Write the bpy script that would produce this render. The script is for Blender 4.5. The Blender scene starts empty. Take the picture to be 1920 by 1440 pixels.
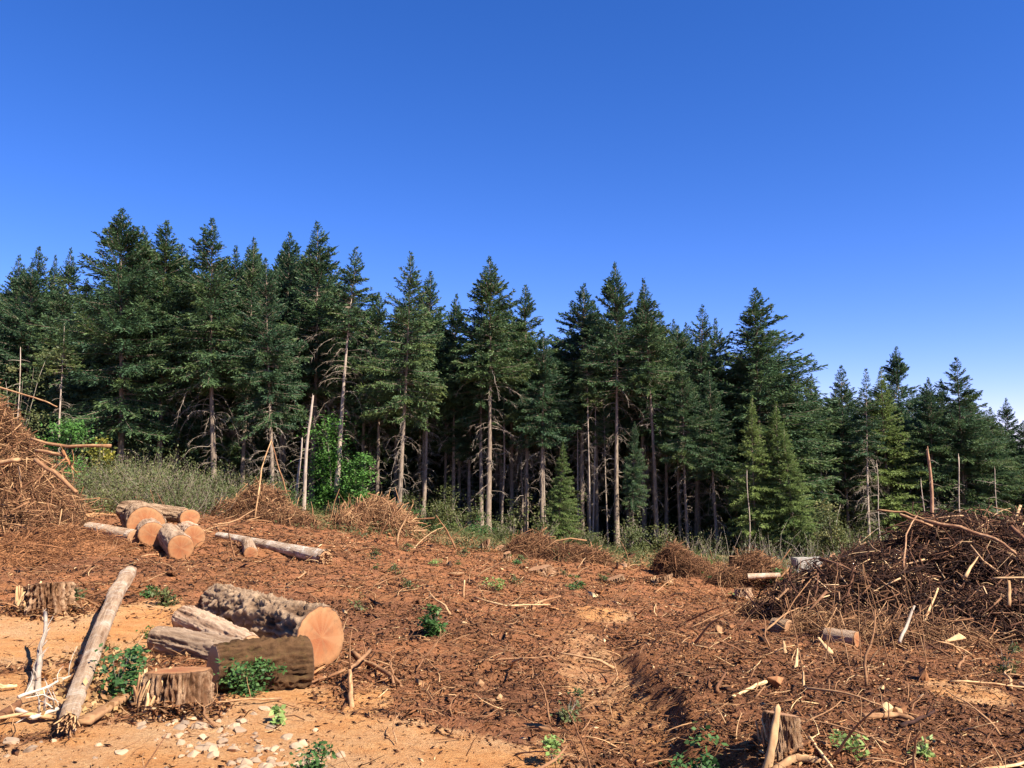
import bpy, math, random
import numpy as np
from mathutils import Vector, Matrix, Euler

C = bpy.context.scene
COL = C.collection
rad = math.radians
FPX = 1536.0            # focal length in pixels of the 1920 wide photograph
VH = 850.0              # image row of the horizon
CAMZ = 2.6

# ------------------------------------------------------------------ camera
cd = bpy.data.cameras.new('camera')
cam = bpy.data.objects.new('camera', cd); COL.objects.link(cam)
cd.sensor_width = 36.0
PITCH = math.atan((VH - 720) / FPX)
cd.lens = 36.0 * (FPX / math.cos(PITCH)) / 1920 * math.cos(PITCH)
cam.location = (0, 0, CAMZ)
cam.rotation_euler = (math.pi / 2 + PITCH, 0, 0)
cd.clip_start = 0.1; cd.clip_end = 3000
C.camera = cam
# ------------------------------------------------------------------ light
SUN_AZ = math.atan2(0.80, -0.60)      # clockwise from +Y, direction towards the sun
SUN_EL = rad(46)
sd = Vector((math.sin(SUN_AZ) * math.cos(SUN_EL), math.cos(SUN_AZ) * math.cos(SUN_EL), math.sin(SUN_EL)))
W = bpy.data.worlds.new('World'); C.world = W; W.use_nodes = True
nt = W.node_tree; nt.nodes.clear()
sky = nt.nodes.new('ShaderNodeTexSky'); sky.sky_type = 'NISHITA'; sky.sun_disc = False
sky.sun_elevation = SUN_EL; sky.sun_rotation = SUN_AZ
sky.altitude = 2300; sky.air_density = 1.0; sky.dust_density = 0.0; sky.ozone_density = 4.0
hs = nt.nodes.new('ShaderNodeHueSaturation'); hs.inputs['Saturation'].default_value = 1.27
bg = nt.nodes.new('ShaderNodeBackground'); bg.inputs['Strength'].default_value = 0.089
wo = nt.nodes.new('ShaderNodeOutputWorld')
nt.links.new(sky.outputs[0], hs.inputs['Color']); 
tn = nt.nodes.new('ShaderNodeMix'); tn.data_type = 'RGBA'; tn.blend_type = 'MULTIPLY'; tn.inputs[0].default_value = 1; tn.inputs[7].default_value = (1.0, .735, 1, 1)
nt.links.new(hs.outputs[0], tn.inputs[6]); nt.links.new(tn.outputs[2], bg.inputs[0]); nt.links.new(bg.outputs[0], wo.inputs[0])
sl = bpy.data.lights.new('sun', 'SUN'); sl.energy = 5.0; sl.angle = rad(0.53); sl.color = (1.0, 0.94, 0.86)
so = bpy.data.objects.new('sun', sl); COL.objects.link(so)
so.rotation_euler = sd.to_track_quat('Z', 'Y').to_euler(); so.location = (30, -20, 40)
C.view_settings.view_transform = 'Standard'; C.view_settings.look = 'None'
C.view_settings.exposure = 1.35; C.view_settings.gamma = 1.0
C.cycles.max_bounces = 6; C.cycles.diffuse_bounces = 3; C.cycles.transmission_bounces = 3; C.cycles.glossy_bounces = 2

# ------------------------------------------------------------------ noise
def _h(ix, iy, iz, s):
    n = (ix.astype(np.int64) * 374761393 + iy.astype(np.int64) * 668265263 + iz.astype(np.int64) * 2147483647 + s * 974634777) & 0xFFFFFFFF
    n = ((n ^ (n >> 13)) * 1274126177) & 0xFFFFFFFF
    n = ((n ^ (n >> 16)) * 2246822519) & 0xFFFFFFFF
    return ((n ^ (n >> 15)) & 0xFFFFFF) / float(0xFFFFFF)
def vn2(x, y, s=0):
    x = np.asarray(x, float); y = np.asarray(y, float)
    xi = np.floor(x); yi = np.floor(y); fx = x - xi; fy = y - yi
    fx = fx * fx * (3 - 2 * fx); fy = fy * fy * (3 - 2 * fy); z = np.zeros_like(xi)
    a = _h(xi, yi, z, s); b = _h(xi + 1, yi, z, s); c = _h(xi, yi + 1, z, s); d = _h(xi + 1, yi + 1, z, s)
    return (a + (b - a) * fx) * (1 - fy) + (c + (d - c) * fx) * fy
def fb2(x, y, o=4, s=0):
    t = 0; a = .5; n = 0
    for k in range(o):
        t = t + a * vn2(x * 2 ** k + 17.3 * k, y * 2 ** k - 9.1 * k, s + k); n += a; a *= .5
    return t / n * 2 - 1
def vn3(x, y, z, s=0):
    xi = np.floor(x); yi = np.floor(y); zi = np.floor(z); fx = x - xi; fy = y - yi; fz = z - zi
    fx = fx * fx * (3 - 2 * fx); fy = fy * fy * (3 - 2 * fy); fz = fz * fz * (3 - 2 * fz)
    def L(k):
        a = _h(xi, yi, zi + k, s); b = _h(xi + 1, yi, zi + k, s); c = _h(xi, yi + 1, zi + k, s); d = _h(xi + 1, yi + 1, zi + k, s)
        return (a + (b - a) * fx) * (1 - fy) + (c + (d - c) * fx) * fy
    return L(0) * (1 - fz) + L(1) * fz
def ss(a, b, x):
    t = np.clip((x - a) / (b - a), 0, 1); return t * t * (3 - 2 * t)

# ------------------------------------------------------------------ terrain
def Hb(x, y):
    x = np.asarray(x, float); y = np.asarray(y, float)
    z = -0.06 * np.clip(y - 7, -4, 63)
    s = .35 + .65 * ss(6, 28, y)
    xl = np.clip(-x, 0, None); xr = np.clip(x, 0, None)
    z = z + .15 * 40 * (1 - np.exp(-xl / 40)) * s - 1.15 * (1 - np.exp(-xr * .13)) * s
    far = np.clip(y - 72, 0, 60)
    z = z + far * .13 * (1 - .75 * ss(5, 60, x))
    return z
def at(u, v):
    """point of the ground seen at a pixel of the 1920x1440 photograph"""
    dx = (u - 960) / FPX; dz = -(v - VH) / FPX
    lo, hi = 1.0, 1.0
    while hi < 200 and CAMZ + dz * hi > float(Hb(dx * hi, hi)): lo = hi; hi *= 1.05
    for _ in range(30):
        m = (lo + hi) / 2
        if CAMZ + dz * m > float(Hb(dx * m, m)): lo = m
        else: hi = m
    return dx * lo, lo
SAND = []   # (x, y, rx, ry, strength)
for u, v, ru, rv, k in [(130, 1180, 280, 60, 1.0), (60, 1300, 250, 90, 1.0), (560, 1380, 360, 85, 1.1), (830, 1400, 150, 60, 1.0), (300, 1420, 420, 60, 1.0),
                        (100, 965, 130, 30, 1.0), (60, 1010, 130, 25, .8), (420, 1290, 260, 50, 1.0), (1130, 1145, 60, 14, .6), (1120, 1250, 80, 100, .46), (1060, 1400, 80, 70, .45), (950, 1420, 110, 50, .9),
                        (1780, 1290, 80, 24, .7), (300, 1130, 70, 25, .8), (1170, 1330, 90, 70, .42), (700, 1300, 60, 40, .6)]:
    x0, y0 = at(u, v); xa, _ = at(u + ru, v); _, ya = at(u, v - rv * .8); _, yb = at(u, min(v + rv, 1700))
    SAND.append((x0, (ya + yb) / 2, abs(xa - x0), abs(ya - yb) / 2, k))
def sand_mask(x, y):
    m = np.zeros_like(np.asarray(x, float))
    w = fb2(np.asarray(x) * .9, np.asarray(y) * .9, 4, 5) * .55
    for cx, cy, rx, ry, k in SAND:
        d = ((x - cx) / rx) ** 2 + ((y - cy) / ry) ** 2
        m = np.maximum(m, k * np.clip(1.5 - d + w, 0, 1))
    return np.clip(m, 0, 1)
DARK_PATCH = [(at(u, v), ru, rv, k) for u, v, ru, rv, k in [(1650, 1330, 6.0, 2.6, .9), (1420, 1240, 3.0, 2.2, .7), (720, 1150, 2.6, 2.2, .8), (1300, 1400, 1.6, 1.3, .7), (150, 1045, 3.5, 1.8, .5), (1700, 1180, 6, 3, .9), (1000, 1230, 1.8, 1.8, .35)]]  # patches where mulch and chips are coloured a darker brown
def dark_patch_mask(x, y):
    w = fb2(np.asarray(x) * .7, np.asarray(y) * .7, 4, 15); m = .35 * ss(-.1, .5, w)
    for (cx, cy), rx, ry, k in DARK_PATCH: m = np.maximum(m, k * np.clip(1.25 - ((x - cx) / rx) ** 2 - ((y - cy) / ry) ** 2 + w * .9, 0, 1))
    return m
EDGE = [at(1120, 1120), at(1160, 1185), at(1200, 1290), at(1260, 1370), at(1360, 1440), at(1500, 1560)]
EX = np.array([p[0] for p in EDGE][::-1]); EY = np.array([p[1] for p in EDGE][::-1])
def H(x, y):
    x = np.asarray(x, float); y = np.asarray(y, float)
    z = Hb(x, y); m = 1 - sand_mask(x, y) * .8
    z = z + .10 * fb2(x * .35, y * .35, 3, 11) * (.5 + ss(8, 20, y))
    z = z + .075 * m * fb2(x * 1.7, y * 1.7, 3, 21) + .060 * m * fb2(x * 5, y * 5, 4, 31) + .012 * fb2(x * 9, y * 9, 2, 41)
    # the bank of churned soil to the right of the wheel track
    ex = np.interp(y, EY, EX)
    j = .25 * fb2(x * 1.3, y * 1.3, 3, 51)
    z = z + (.24 * ss(-.12, .22, x - ex + j) - .10 * np.exp(-((x - ex + .5) / .5) ** 2)) * ss(4, 6, y) * (1 - ss(12.5, 14.5, y)) * (1 - .8 * ss(1.2, 4.5, x - ex))
    return z
def Hz(x, y): return float(H(np.array([x]), np.array([y]))[0])
def at(u, v):
    """as above, on the finished rough ground"""
    dx = (u - 960) / FPX; dz = -(v - VH) / FPX
    d = np.geomspace(3., 120., 900); g_ = CAMZ + dz * d - H(dx * d, d); k = int(np.argmax(g_ < 0)) or 899
    t = g_[k - 1] / (g_[k - 1] - g_[k] + 1e-9); m = float(d[k - 1] + (d[k] - d[k - 1]) * t); return dx * m, m

# ------------------------------------------------------------------ mesh helpers
def tag(o, label=None, cat=None, group=None, kind=None):
    if label: o['label'] = label
    if cat: o['category'] = cat
    if group: o['group'] = group
    if kind: o['kind'] = kind
    return o
def mesh_np(name, V, Fs, mats, attrs=None, smooth=False, mi=None):
    """V (n,3); Fs: list of int arrays (k,3) or (k,4); attrs: dict of per-point floats"""
    me = bpy.data.meshes.new(name)
    V = np.asarray(V, np.float32)
    Fs = [np.asarray(f, np.int32) for f in Fs if len(f)]
    nl = sum(f.size for f in Fs); nf = sum(len(f) for f in Fs)
    me.vertices.add(len(V)); me.vertices.foreach_set('co', V.ravel())
    me.loops.add(nl); me.loops.foreach_set('vertex_index', np.concatenate([f.ravel() for f in Fs]))
    tot = np.concatenate([np.full(len(f), f.shape[1], np.int32) for f in Fs])
    st = np.concatenate([[0], np.cumsum(tot)[:-1]]).astype(np.int32)
    me.polygons.add(nf); me.polygons.foreach_set('loop_start', st)
    if not isinstance(mats, (list, tuple)): mats = [mats]
    for m in mats: me.materials.append(m)
    if mi is not None: me.polygons.foreach_set('material_index', np.asarray(mi, np.int32))
    if smooth: me.polygons.foreach_set('use_smooth', np.ones(nf, bool))
    for k, a in (attrs or {}).items():
        at_ = me.attributes.new(k, 'FLOAT', 'POINT'); at_.data.foreach_set('value', np.asarray(a, np.float32))
    me.update(calc_edges=True); me.validate()
    return me
def link(name, me, parent=None, loc=None):
    o = bpy.data.objects.new(name, me); COL.objects.link(o)
    if parent: o.parent = parent
    if loc is not None: o.location = loc
    return o
def empty(name, loc, rot=(0, 0, 0), scale=(1, 1, 1)):
    o = bpy.data.objects.new(name, None); COL.objects.link(o)
    o.location = loc; o.rotation_euler = rot; o.scale = scale; o.empty_display_size = .3
    return o
def dup(root):
    r = root.copy(); COL.objects.link(r)
    for ch in list(root.children):
        c = ch.copy(); COL.objects.link(c); c.parent = r
        for g in list(ch.children):
            d = g.copy(); COL.objects.link(d); d.parent = c
    return r
class Acc:
    def __init__(s): s.V = []; s.F = []; s.A = []; s.n = 0
    def add(s, V, F, a=0.5):
        V = np.asarray(V, float); s.V.append(V)
        for f in (F if isinstance(F, list) else [F]): s.F.append(np.asarray(f) + s.n)
        s.A.append(np.broadcast_to(np.asarray(a, float), (len(V),)).copy() if np.ndim(a) < 1 or len(a) != len(V) else np.asarray(a, float))
        s.n += len(V); return s
    def mesh(s, name, mat, smooth=False):
        T = [f for f in s.F if f.shape[1] == 3]; Q = [f for f in s.F if f.shape[1] == 4]
        Fs = ([np.concatenate(T)] if T else []) + ([np.concatenate(Q)] if Q else [])
        return mesh_np(name, np.concatenate(s.V), Fs, mat, {'tint': np.concatenate(s.A)}, smooth)
def unit(v): return v / np.maximum(np.linalg.norm(v, axis=-1, keepdims=True), 1e-9)
def frames(D):
    ref = np.where(np.abs(D[:, 2:3]) > .9, np.array([[1., 0, 0]]), np.array([[0, 0, 1.]]))
    A = unit(np.cross(D, ref)); return A, np.cross(D, A)
def sticks(rng, P, D, L, R, bend=.1, seg=3, sides=4, taper=.4, tint=.5, droop=0.0):
    """many bent tapered sticks at once"""
    n = len(P); A, B = frames(D)
    L = np.broadcast_to(L, (n,)); R = np.broadcast_to(R, (n,))
    ph = rng.uniform(0, 2 * np.pi, n); bv = A * np.cos(ph)[:, None] + B * np.sin(ph)[:, None]
    bn = rng.normal(0, bend, n) * L
    rings = []
    for k in range(seg + 1):
        t = k / seg
        c = P + D * (L * t)[:, None] + bv * (bn * (4 * t * (1 - t)))[:, None]
        if 0 < k < seg: c = c + rng.normal(0, .25 * bend + .001, (n, 3)) * L[:, None] * .3
        c[:, 2] -= droop * L * t * t
        r = R * (1 - (1 - taper) * t)
        for q in range(sides):
            a = 2 * np.pi * q / sides
            rings.append(c + (A * math.cos(a) + B * math.sin(a)) * r[:, None])
    V = np.stack(rings, 1); m = (seg + 1) * sides
    f = []
    for k in range(seg):
        for q in range(sides):
            q2 = (q + 1) % sides
            f.append([k * sides + q, k * sides + q2, (k + 1) * sides + q2, (k + 1) * sides + q])
    if sides == 4: f += [[3, 2, 1, 0], [seg * 4, seg * 4 + 1, seg * 4 + 2, seg * 4 + 3]]
    f = np.array(f)
    F = (f[None] + (np.arange(n) * m)[:, None, None]).reshape(-1, 4)
    F = [F]
    if sides == 3:
        g = np.array([[2, 1, 0], [seg * 3, seg * 3 + 1, seg * 3 + 2]])
        F.append((g[None] + (np.arange(n) * m)[:, None, None]).reshape(-1, 3))
    T = np.repeat(np.broadcast_to(tint, (n,)), m)
    return V.reshape(-1, 3), F, T
def kites(P, D, N, L, Wd, tint):
    """leaf like four-cornered faces, slightly folded"""
    S = unit(np.cross(D, N)); n = len(P)
    L = np.broadcast_to(L, (n,))[:, None]; Wd = np.broadcast_to(Wd, (n,))[:, None]
    V = np.stack([P, P + D * L * .45 + S * Wd, P + D * L, P + D * L * .45 - S * Wd], 1)
    F = (np.array([[0, 1, 2, 3]])[None] + (np.arange(n) * 4)[:, None, None]).reshape(-1, 4)
    return V.reshape(-1, 3), [F], np.repeat(np.broadcast_to(tint, (n,)), 4)
def tube(pts, radii, sides=10, tint=.5, rough=0, seed=0):
    pts = np.asarray(pts, float); n = len(pts)
    D = unit(np.gradient(pts, axis=0)); A, B = frames(D)
    a = np.linspace(0, 2 * np.pi, sides, endpoint=False)
    R = np.asarray(radii, float)[:, None] * np.ones((1, sides))
    if rough: R = R * (1 + rough * (np.random.RandomState(seed).rand(n, sides) * 2 - 1))
    V = pts[:, None] + A[:, None] * (np.cos(a)[None, :, None] * R[..., None]) + B[:, None] * (np.sin(a)[None, :, None] * R[..., None])
    F = [[k * sides + q, k * sides + (q + 1) % sides, (k + 1) * sides + (q + 1) % sides, (k + 1) * sides + q] for k in range(n - 1) for q in range(sides)]
    V = V.reshape(-1, 3); V = np.concatenate([V, pts[:1], pts[-1:]]); c0 = n * sides; c1 = c0 + 1
    T = [[c0, (q + 1) % sides, q] for q in range(sides)] + [[c1, (n - 1) * sides + q, (n - 1) * sides + (q + 1) % sides] for q in range(sides)]
    return V, [np.array(F), np.array(T)], np.full(len(V), tint)

# ------------------------------------------------------------------ materials
class NG:
    def __init__(s, name, rough=.9, spec=.2):
        s.m = bpy.data.materials.new(name); s.m.use_nodes = True; s.t = s.m.node_tree
        s.b = s.t.nodes['Principled BSDF']; s.out = s.t.nodes['Material Output']
        s.b.inputs['Roughness'].default_value = rough; s.b.inputs['Specular IOR Level'].default_value = spec
    def n(s, t, **k):
        x = s.t.nodes.new(t)
        for a, v in k.items():
            if a in x.inputs: x.inputs[a].default_value = v
            else: setattr(x, a, v)
        return x
    def l(s, a, b): s.t.links.new(a, b)
    def coord(s, scale=(1, 1, 1)):
        tc = s.n('ShaderNodeTexCoord'); mp = s.n('ShaderNodeMapping'); mp.inputs['Scale'].default_value = scale
        s.l(tc.outputs['Object'], mp.inputs[0]); return mp.outputs[0]
    def noise(s, v, scale, detail=4, rough=.6, dist=0):
        x = s.n('ShaderNodeTexNoise'); x.inputs['Scale'].default_value = scale; x.inputs['Detail'].default_value = detail
        x.inputs['Roughness'].default_value = rough; x.inputs['Distortion'].default_value = dist
        s.l(v, x.inputs['Vector']); return x.outputs['Fac']
    def ramp(s, f, stops):
        r = s.n('ShaderNodeValToRGB'); e = r.color_ramp.elements
        while len(e) < len(stops): e.new(.5)
        for q, (p, c) in zip(e, stops): q.position = p; q.color = (*c, 1)
        s.l(f, r.inputs[0]); return r.outputs[0]
    def mix(s, f, a, b, mode='MIX'):
        x = s.n('ShaderNodeMix'); x.data_type = 'RGBA'; x.blend_type = mode
        if isinstance(f, (int, float)): x.inputs[0].default_value = f
        else: s.l(f, x.inputs[0])
        for i, c in ((6, a), (7, b)):
            if isinstance(c, tuple): x.inputs[i].default_value = (*c, 1)
            else: s.l(c, x.inputs[i])
        return x.outputs[2]
    def math(s, op, a, b=0.0, clamp=False):
        x = s.n('ShaderNodeMath'); x.operation = op; x.use_clamp = clamp
        for i, c in ((0, a), (1, b)):
            if isinstance(c, (int, float)): x.inputs[i].default_value = c
            else: s.l(c, x.inputs[i])
        return x.outputs[0]
    def attr(s, name):
        a = s.n('ShaderNodeAttribute'); a.attribute_name = name; return a.outputs['Fac']
    def rnd(s): return s.n('ShaderNodeObjectInfo').outputs['Random']
    def bump(s, h, strength=.5, dist=.02):
        b = s.n('ShaderNodeBump'); b.inputs['Strength'].default_value = strength; b.inputs['Distance'].default_value = dist
        s.l(h, b.inputs['Height']); s.l(b.outputs[0], s.b.inputs['Normal'])
    def col(s, c): s.l(c, s.b.inputs['Base Color'])
M = {}
def leafmat(name, stops, trans=.25, rough=.55, var=.25):
    g = NG(name, rough, .25)
    f = g.math('ADD', g.math('MULTIPLY', g.attr('tint'), 1 - var), g.math('MULTIPLY', g.rnd(), var))
    c = g.ramp(f, stops); g.col(c)
    tr = g.n('ShaderNodeBsdfTranslucent'); g.l(c, tr.inputs[0]); mx = g.n('ShaderNodeMixShader'); mx.inputs[0].default_value = trans
    g.l(g.b.outputs[0], mx.inputs[1]); g.l(tr.outputs[0], mx.inputs[2]); g.l(mx.outputs[0], g.out.inputs[0])
    M[name] = g.m
leafmat('fir_needles', [(0, (.038, .078, .042)), (.4, (.060, .112, .048)), (.7, (.108, .155, .048)), (1, (.19, .215, .055))])
leafmat('young_needles', [(0, (.09, .15, .045)), (1, (.25, .30, .075))], .3)
leafmat('green_leaf', [(0, (.035, .08, .022)), (.6, (.065, .14, .035)), (1, (.15, .23, .06))], .35)
leafmat('bright_leaf', [(0, (.05, .12, .025)), (.6, (.10, .22, .04)), (1, (.22, .36, .07))], .4)
leafmat('dull_leaf', [(0, (.05, .065, .022)), (.6, (.11, .125, .04)), (1, (.24, .21, .075))], .3)
leafmat('yellow_leaf', [(0, (.14, .16, .03)), (.6, (.28, .25, .04)), (1, (.44, .35, .06))], .35)
leafmat('lime_leaf', [(0, (.14, .24, .05)), (1, (.34, .42, .13))], .35)
leafmat('dry_leaf', [(0, (.15, .07, .03)), (.5, (.32, .17, .065)), (1, (.48, .31, .13))], .2)
def stickmat(name, stops):
    g = NG(name, .9, .15); v = g.coord()
    f = g.math('ADD', g.attr('tint'), g.math('MULTIPLY', g.math('SUBTRACT', g.noise(v, 14, 5, .8), .5), .75))
    g.col(g.ramp(f, stops)); M[name] = g.m
stickmat('slash_wood', [(0, (0.045, 0.022, 0.011)), (.35, (0.150, 0.065, 0.029)), (.65, (0.300, 0.155, 0.070)), (.88, (0.460, 0.280, 0.131)), (1, (0.660, 0.460, 0.213))])
stickmat('dark_slash', [(0, (.02, .010, .007)), (.4, (.085, .036, .02)), (.72, (.21, .10, .05)), (.9, (.40, .235, .12)), (1, (.66, .44, .22))])
stickmat('grey_wood', [(0, (.10, .072, .048)), (.5, (.27, .205, .145)), (1, (.50, .41, .31))])
stickmat('pale_wood', [(0, (.22, .11, .05)), (.5, (.40, .23, .105)), (1, (.60, .40, .19))])
stickmat('mulch', [(0, (0.068, 0.028, 0.012)), (.3, (0.213, 0.087, 0.034)), (.65, (0.369, 0.174, 0.072)), (.9, (0.543, 0.317, 0.142)), (1, (0.718, 0.495, 0.254))])
def fir_bark(name, a, b, c, moss=False):
    g = NG(name, .95, .1); v = g.coord((1, 1, .25))
    n1 = g.noise(v, 9, 5, .7); col = g.ramp(n1, [(.3, a), (.5, b), (.72, c)])
    col = g.mix(g.math('MULTIPLY', g.rnd(), .45), col, a)
    if moss:
        v2 = g.coord(); k = g.ramp(g.noise(v2, 1.6, 4), [(.45, (0, 0, 0)), (.6, (1, 1, 1))]); col = g.mix(k, col, (.10, .11, .03))
    g.col(col); g.bump(n1, .8, .03); M[name] = g.m
fir_bark('trunk_bark', (.12, .083, .055), (.27, .20, .14), (.42, .32, .235))
fir_bark('pale_trunk', (.22, .165, .115), (.42, .32, .235), (.56, .45, .345))
fir_bark('snag_bark', (.10, .06, .04), (.40, .22, .12), (.62, .38, .22))
def log_bark(name, lo, mid, hi, stretch=.18, moss=0, patch=None, up=False):
    g = NG(name, .95, .1); v = g.coord((1, 1, stretch) if up else (stretch, 1, 1)); vb = g.coord()
    n1 = g.noise(v, 26, 8, .8, .6); n2 = g.noise(vb, 3, 5, .7); n3 = g.noise(vb, 90, 5, .85)
    a = g.attr('ridge')
    f = g.math('ADD', g.math('MULTIPLY', a, .55), g.math('ADD', g.math('MULTIPLY', n1, .35), g.math('SUBTRACT', g.math('MULTIPLY', n3, .55), .17)))
    col = g.ramp(f, [(.25, lo), (.5, mid), (.78, hi)])
    if patch: col = g.mix(g.ramp(g.math('ADD', g.math('MULTIPLY', n2, .55), g.math('MULTIPLY', g.noise(v, 9 if stretch > 1 else 20, 5, .8), .45)), [(.49, (0, 0, 0)), (.60, (.9, .9, .9))]), col, patch)
    if moss:
        geo = g.n('ShaderNodeNewGeometry'); sp = g.n('ShaderNodeSeparateXYZ'); g.l(geo.outputs['Normal'], sp.inputs[0])
        k = g.math('MULTIPLY', g.ramp(g.noise(vb, 5, 6, .85), [(.50, (0, 0, 0)), (.60, (1, 1, 1))]), g.math('MULTIPLY', sp.outputs[2], moss, True), True)
        col = g.mix(k, col, (.15, .125, .03))
    g.col(col); g.bump(g.math('ADD', n1, n3), .9, .02); M[name] = g.m
log_bark('rough_bark', (.030, .015, .008), (.16, .090, .048), (.40, .265, .155), .5)
log_bark('shaggy_bark', (.08, .040, .022), (.34, .20, .115), (.62, .43, .27), .12)
log_bark('mossy_bark', (.010, .005, .003), (.036, .017, .008), (.13, .068, .030), .4, .22)
log_bark('grey_bark', (.07, .038, .021), (.25, .155, .090), (.43, .295, .185), .3)
log_bark('birch_bark', (.13, .070, .036), (.34, .205, .115), (.50, .34, .205), 5.0, 0, (.62, .49, .35))
log_bark('white_bark', (.10, .062, .036), (.26, .175, .105), (.42, .30, .20), 5.0, 0, (.70, .61, .48))
log_bark('stump_bark', (.030, .014, .007), (.20, .100, .048), (.50, .32, .18), .3, 0, (.16, .075, .035), True)
def cut_wood(name, a, b, c, ringscale=26):
    g = NG(name, .8, .2); tc = g.n('ShaderNodeTexCoord'); sp = g.n('ShaderNodeSeparateXYZ'); g.l(tc.outputs['Object'], sp.inputs[0])
    d = g.noise(g.coord(), 3.0, 3)
    r = g.math('SQRT', g.math('ADD', g.math('POWER', g.math('ADD', sp.outputs[1], .035), 2.0), g.math('POWER', g.math('SUBTRACT', sp.outputs[2], .025), 2.0)))
    r2 = g.math('ADD', r, g.math('MULTIPLY', d, .07))
    w = g.math('SINE', g.math('MULTIPLY', r2, ringscale * 9.0))
    attr_r = g.attr('rr')
    col = g.ramp(g.math('ADD', attr_r, g.math('MULTIPLY', g.math('SUBTRACT', d, .5), .5)), [(0.05, b), (.2, a), (.55, b), (.85, c), (1.0, (c[0] * .8, c[1] * .7, c[2] * .6))])
    col = g.mix(g.math('MULTIPLY', g.math('ADD', w, 1.0), .17), col, (.30, .13, .05))
    nv = g.n('ShaderNodeVectorMath'); nv.operation = 'NORMALIZE'; cm = g.n('ShaderNodeCombineXYZ'); g.l(sp.outputs[1], cm.inputs[0]); g.l(sp.outputs[2], cm.inputs[1]); g.l(cm.outputs[0], nv.inputs[0])
    ad = g.n('ShaderNodeCombineXYZ'); g.l(g.math('MULTIPLY', r, .6), ad.inputs[2]); av = g.n('ShaderNodeVectorMath'); g.l(nv.outputs[0], av.inputs[0]); g.l(ad.outputs[0], av.inputs[1])
    chk = g.noise(av.outputs[0], 11, 4, .8); col = g.mix(g.ramp(chk, [(.56, (0, 0, 0)), (.66, (.5, .5, .5))]), col, (.22, .085, .035))
    sec = g.noise(nv.outputs[0], 1.3, 2); col = g.mix(g.ramp(sec, [(.48, (0, 0, 0)), (.64, (.5, .5, .5))]), col, (.40, .22, .095))
    saw = g.noise(g.coord((1, 3, 40)), 3.0, 3, .6); col = g.mix(g.math('MULTIPLY', saw, .35), col, (.24, .12, .06))
    bl = g.noise(g.coord(), 7, 6, .8); col = g.mix(g.ramp(bl, [(.50, (0, 0, 0)), (.66, (.75, .75, .75))]), col, (.21, .095, .04))
    n = g.noise(g.coord((1, 1, 1)), 40, 6, .85); col = g.mix(g.ramp(n, [(.52, (0, 0, 0)), (.75, (.55, .55, .55))]), col, (.34, .17, .08))
    col = g.mix(g.ramp(attr_r, [(.955, (0, 0, 0)), (.985, (1, 1, 1))]), col, (.09, .045, .022))
    g.col(col); g.bump(n, .5, .01); M[name] = g.m
cut_wood('fresh_cut', (.25, .062, .018), (.32, .108, .034), (.36, .165, .062))
cut_wood('dull_cut', (.30, .14, .065), (.36, .185, .09), (.40, .24, .13))
g = NG('rock', .85, .3); v = g.coord(); n = g.noise(v, 6, 6, .7); o = g.rnd()
c = g.mix(o, (.20, .14, .09), (.42, .29, .17)); c = g.mix(g.ramp(n, [(.45, (0, 0, 0)), (.7, (.6, .6, .6))]), c, (.46, .25, .12)); g.col(c); g.bump(n, .6, .02); M['rock'] = g.m
g = NG('concrete', .85, .3); v = g.coord(); n = g.noise(v, 4, 6, .7); g.col(g.ramp(n, [(.38, (.12, .10, .07)), (.6, (.42, .37, .30))])); g.bump(n, .4, .01); M['concrete'] = g.m
# soil: sand / churned mulch decided by the masks computed with the terrain
g = NG('soil', .95, .1); v = g.coord()
n_big = g.noise(v, .8, 5, .6); n_mid = g.noise(v, 5, 7, .72); n_fine = g.noise(v, 28, 6, .78, .3); n_gr = g.noise(v, 90, 3, .8)
sand = g.ramp(g.math('ADD', g.math('MULTIPLY', n_mid, .6), g.math('MULTIPLY', n_fine, .4)), [(.34, (.33, .125, .038)), (.46, (.49, .215, .072)), (.6, (.58, .295, .110)), (.75, (.66, .39, .17))])
sand = g.mix(g.ramp(n_big, [(.42, (0, 0, 0)), (.62, (.75, .75, .75))]), sand, g.ramp(n_fine, [(.35, (.40, .215, .095)), (.6, (.61, .385, .195))]))
mul = g.ramp(g.math('ADD', g.math('MULTIPLY', n_fine, .65), g.math('MULTIPLY', n_gr, .35)), [(.34, (0.082, 0.032, 0.013)), (.45, (0.213, 0.083, 0.031)), (.55, (0.330, 0.140, 0.054)), (.68, (0.446, 0.228, 0.094)), (.8, (0.582, 0.356, 0.163))])
mul = g.mix(g.ramp(n_big, [(.40, (0, 0, 0)), (.65, (0.582, 0.540, 0.570))]), mul, g.ramp(n_fine, [(.35, (0.281, 0.095, 0.038)), (.65, (0.504, 0.211, 0.095))]))
n_pat = g.noise(v, 2.2, 6, .75, .4); mul = g.mix(g.ramp(n_pat, [(.47, (0, 0, 0)), (.60, (.7, .7, .7))]), mul, g.ramp(n_fine, [(.34, (.05, .02, .011)), (.5, (.16, .065, .032)), (.66, (.33, .155, .08))]))
mul = g.mix(g.math('MULTIPLY', g.attr('dark_patch'), .75, True), mul, g.ramp(n_fine, [(.35, (.045, .018, .010)), (.52, (.15, .062, .030)), (.7, (.30, .145, .075))]))
mk = g.math('ADD', g.attr('sand'), g.math('MULTIPLY', g.math('SUBTRACT', n_mid, .5), .9)); mk = g.ramp(mk, [(.35, (0, 0, 0)), (.6, (1, 1, 1))])
base = g.mix(mk, mul, sand)
fl = g.ramp(n_fine, [(.3, (.035, .024, .014)), (.7, (.10, .068, .04))]); gr = g.ramp(n_fine, [(.35, (.09, .085, .035)), (.5, (.17, .15, .06)), (.7, (.34, .24, .12))])
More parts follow.
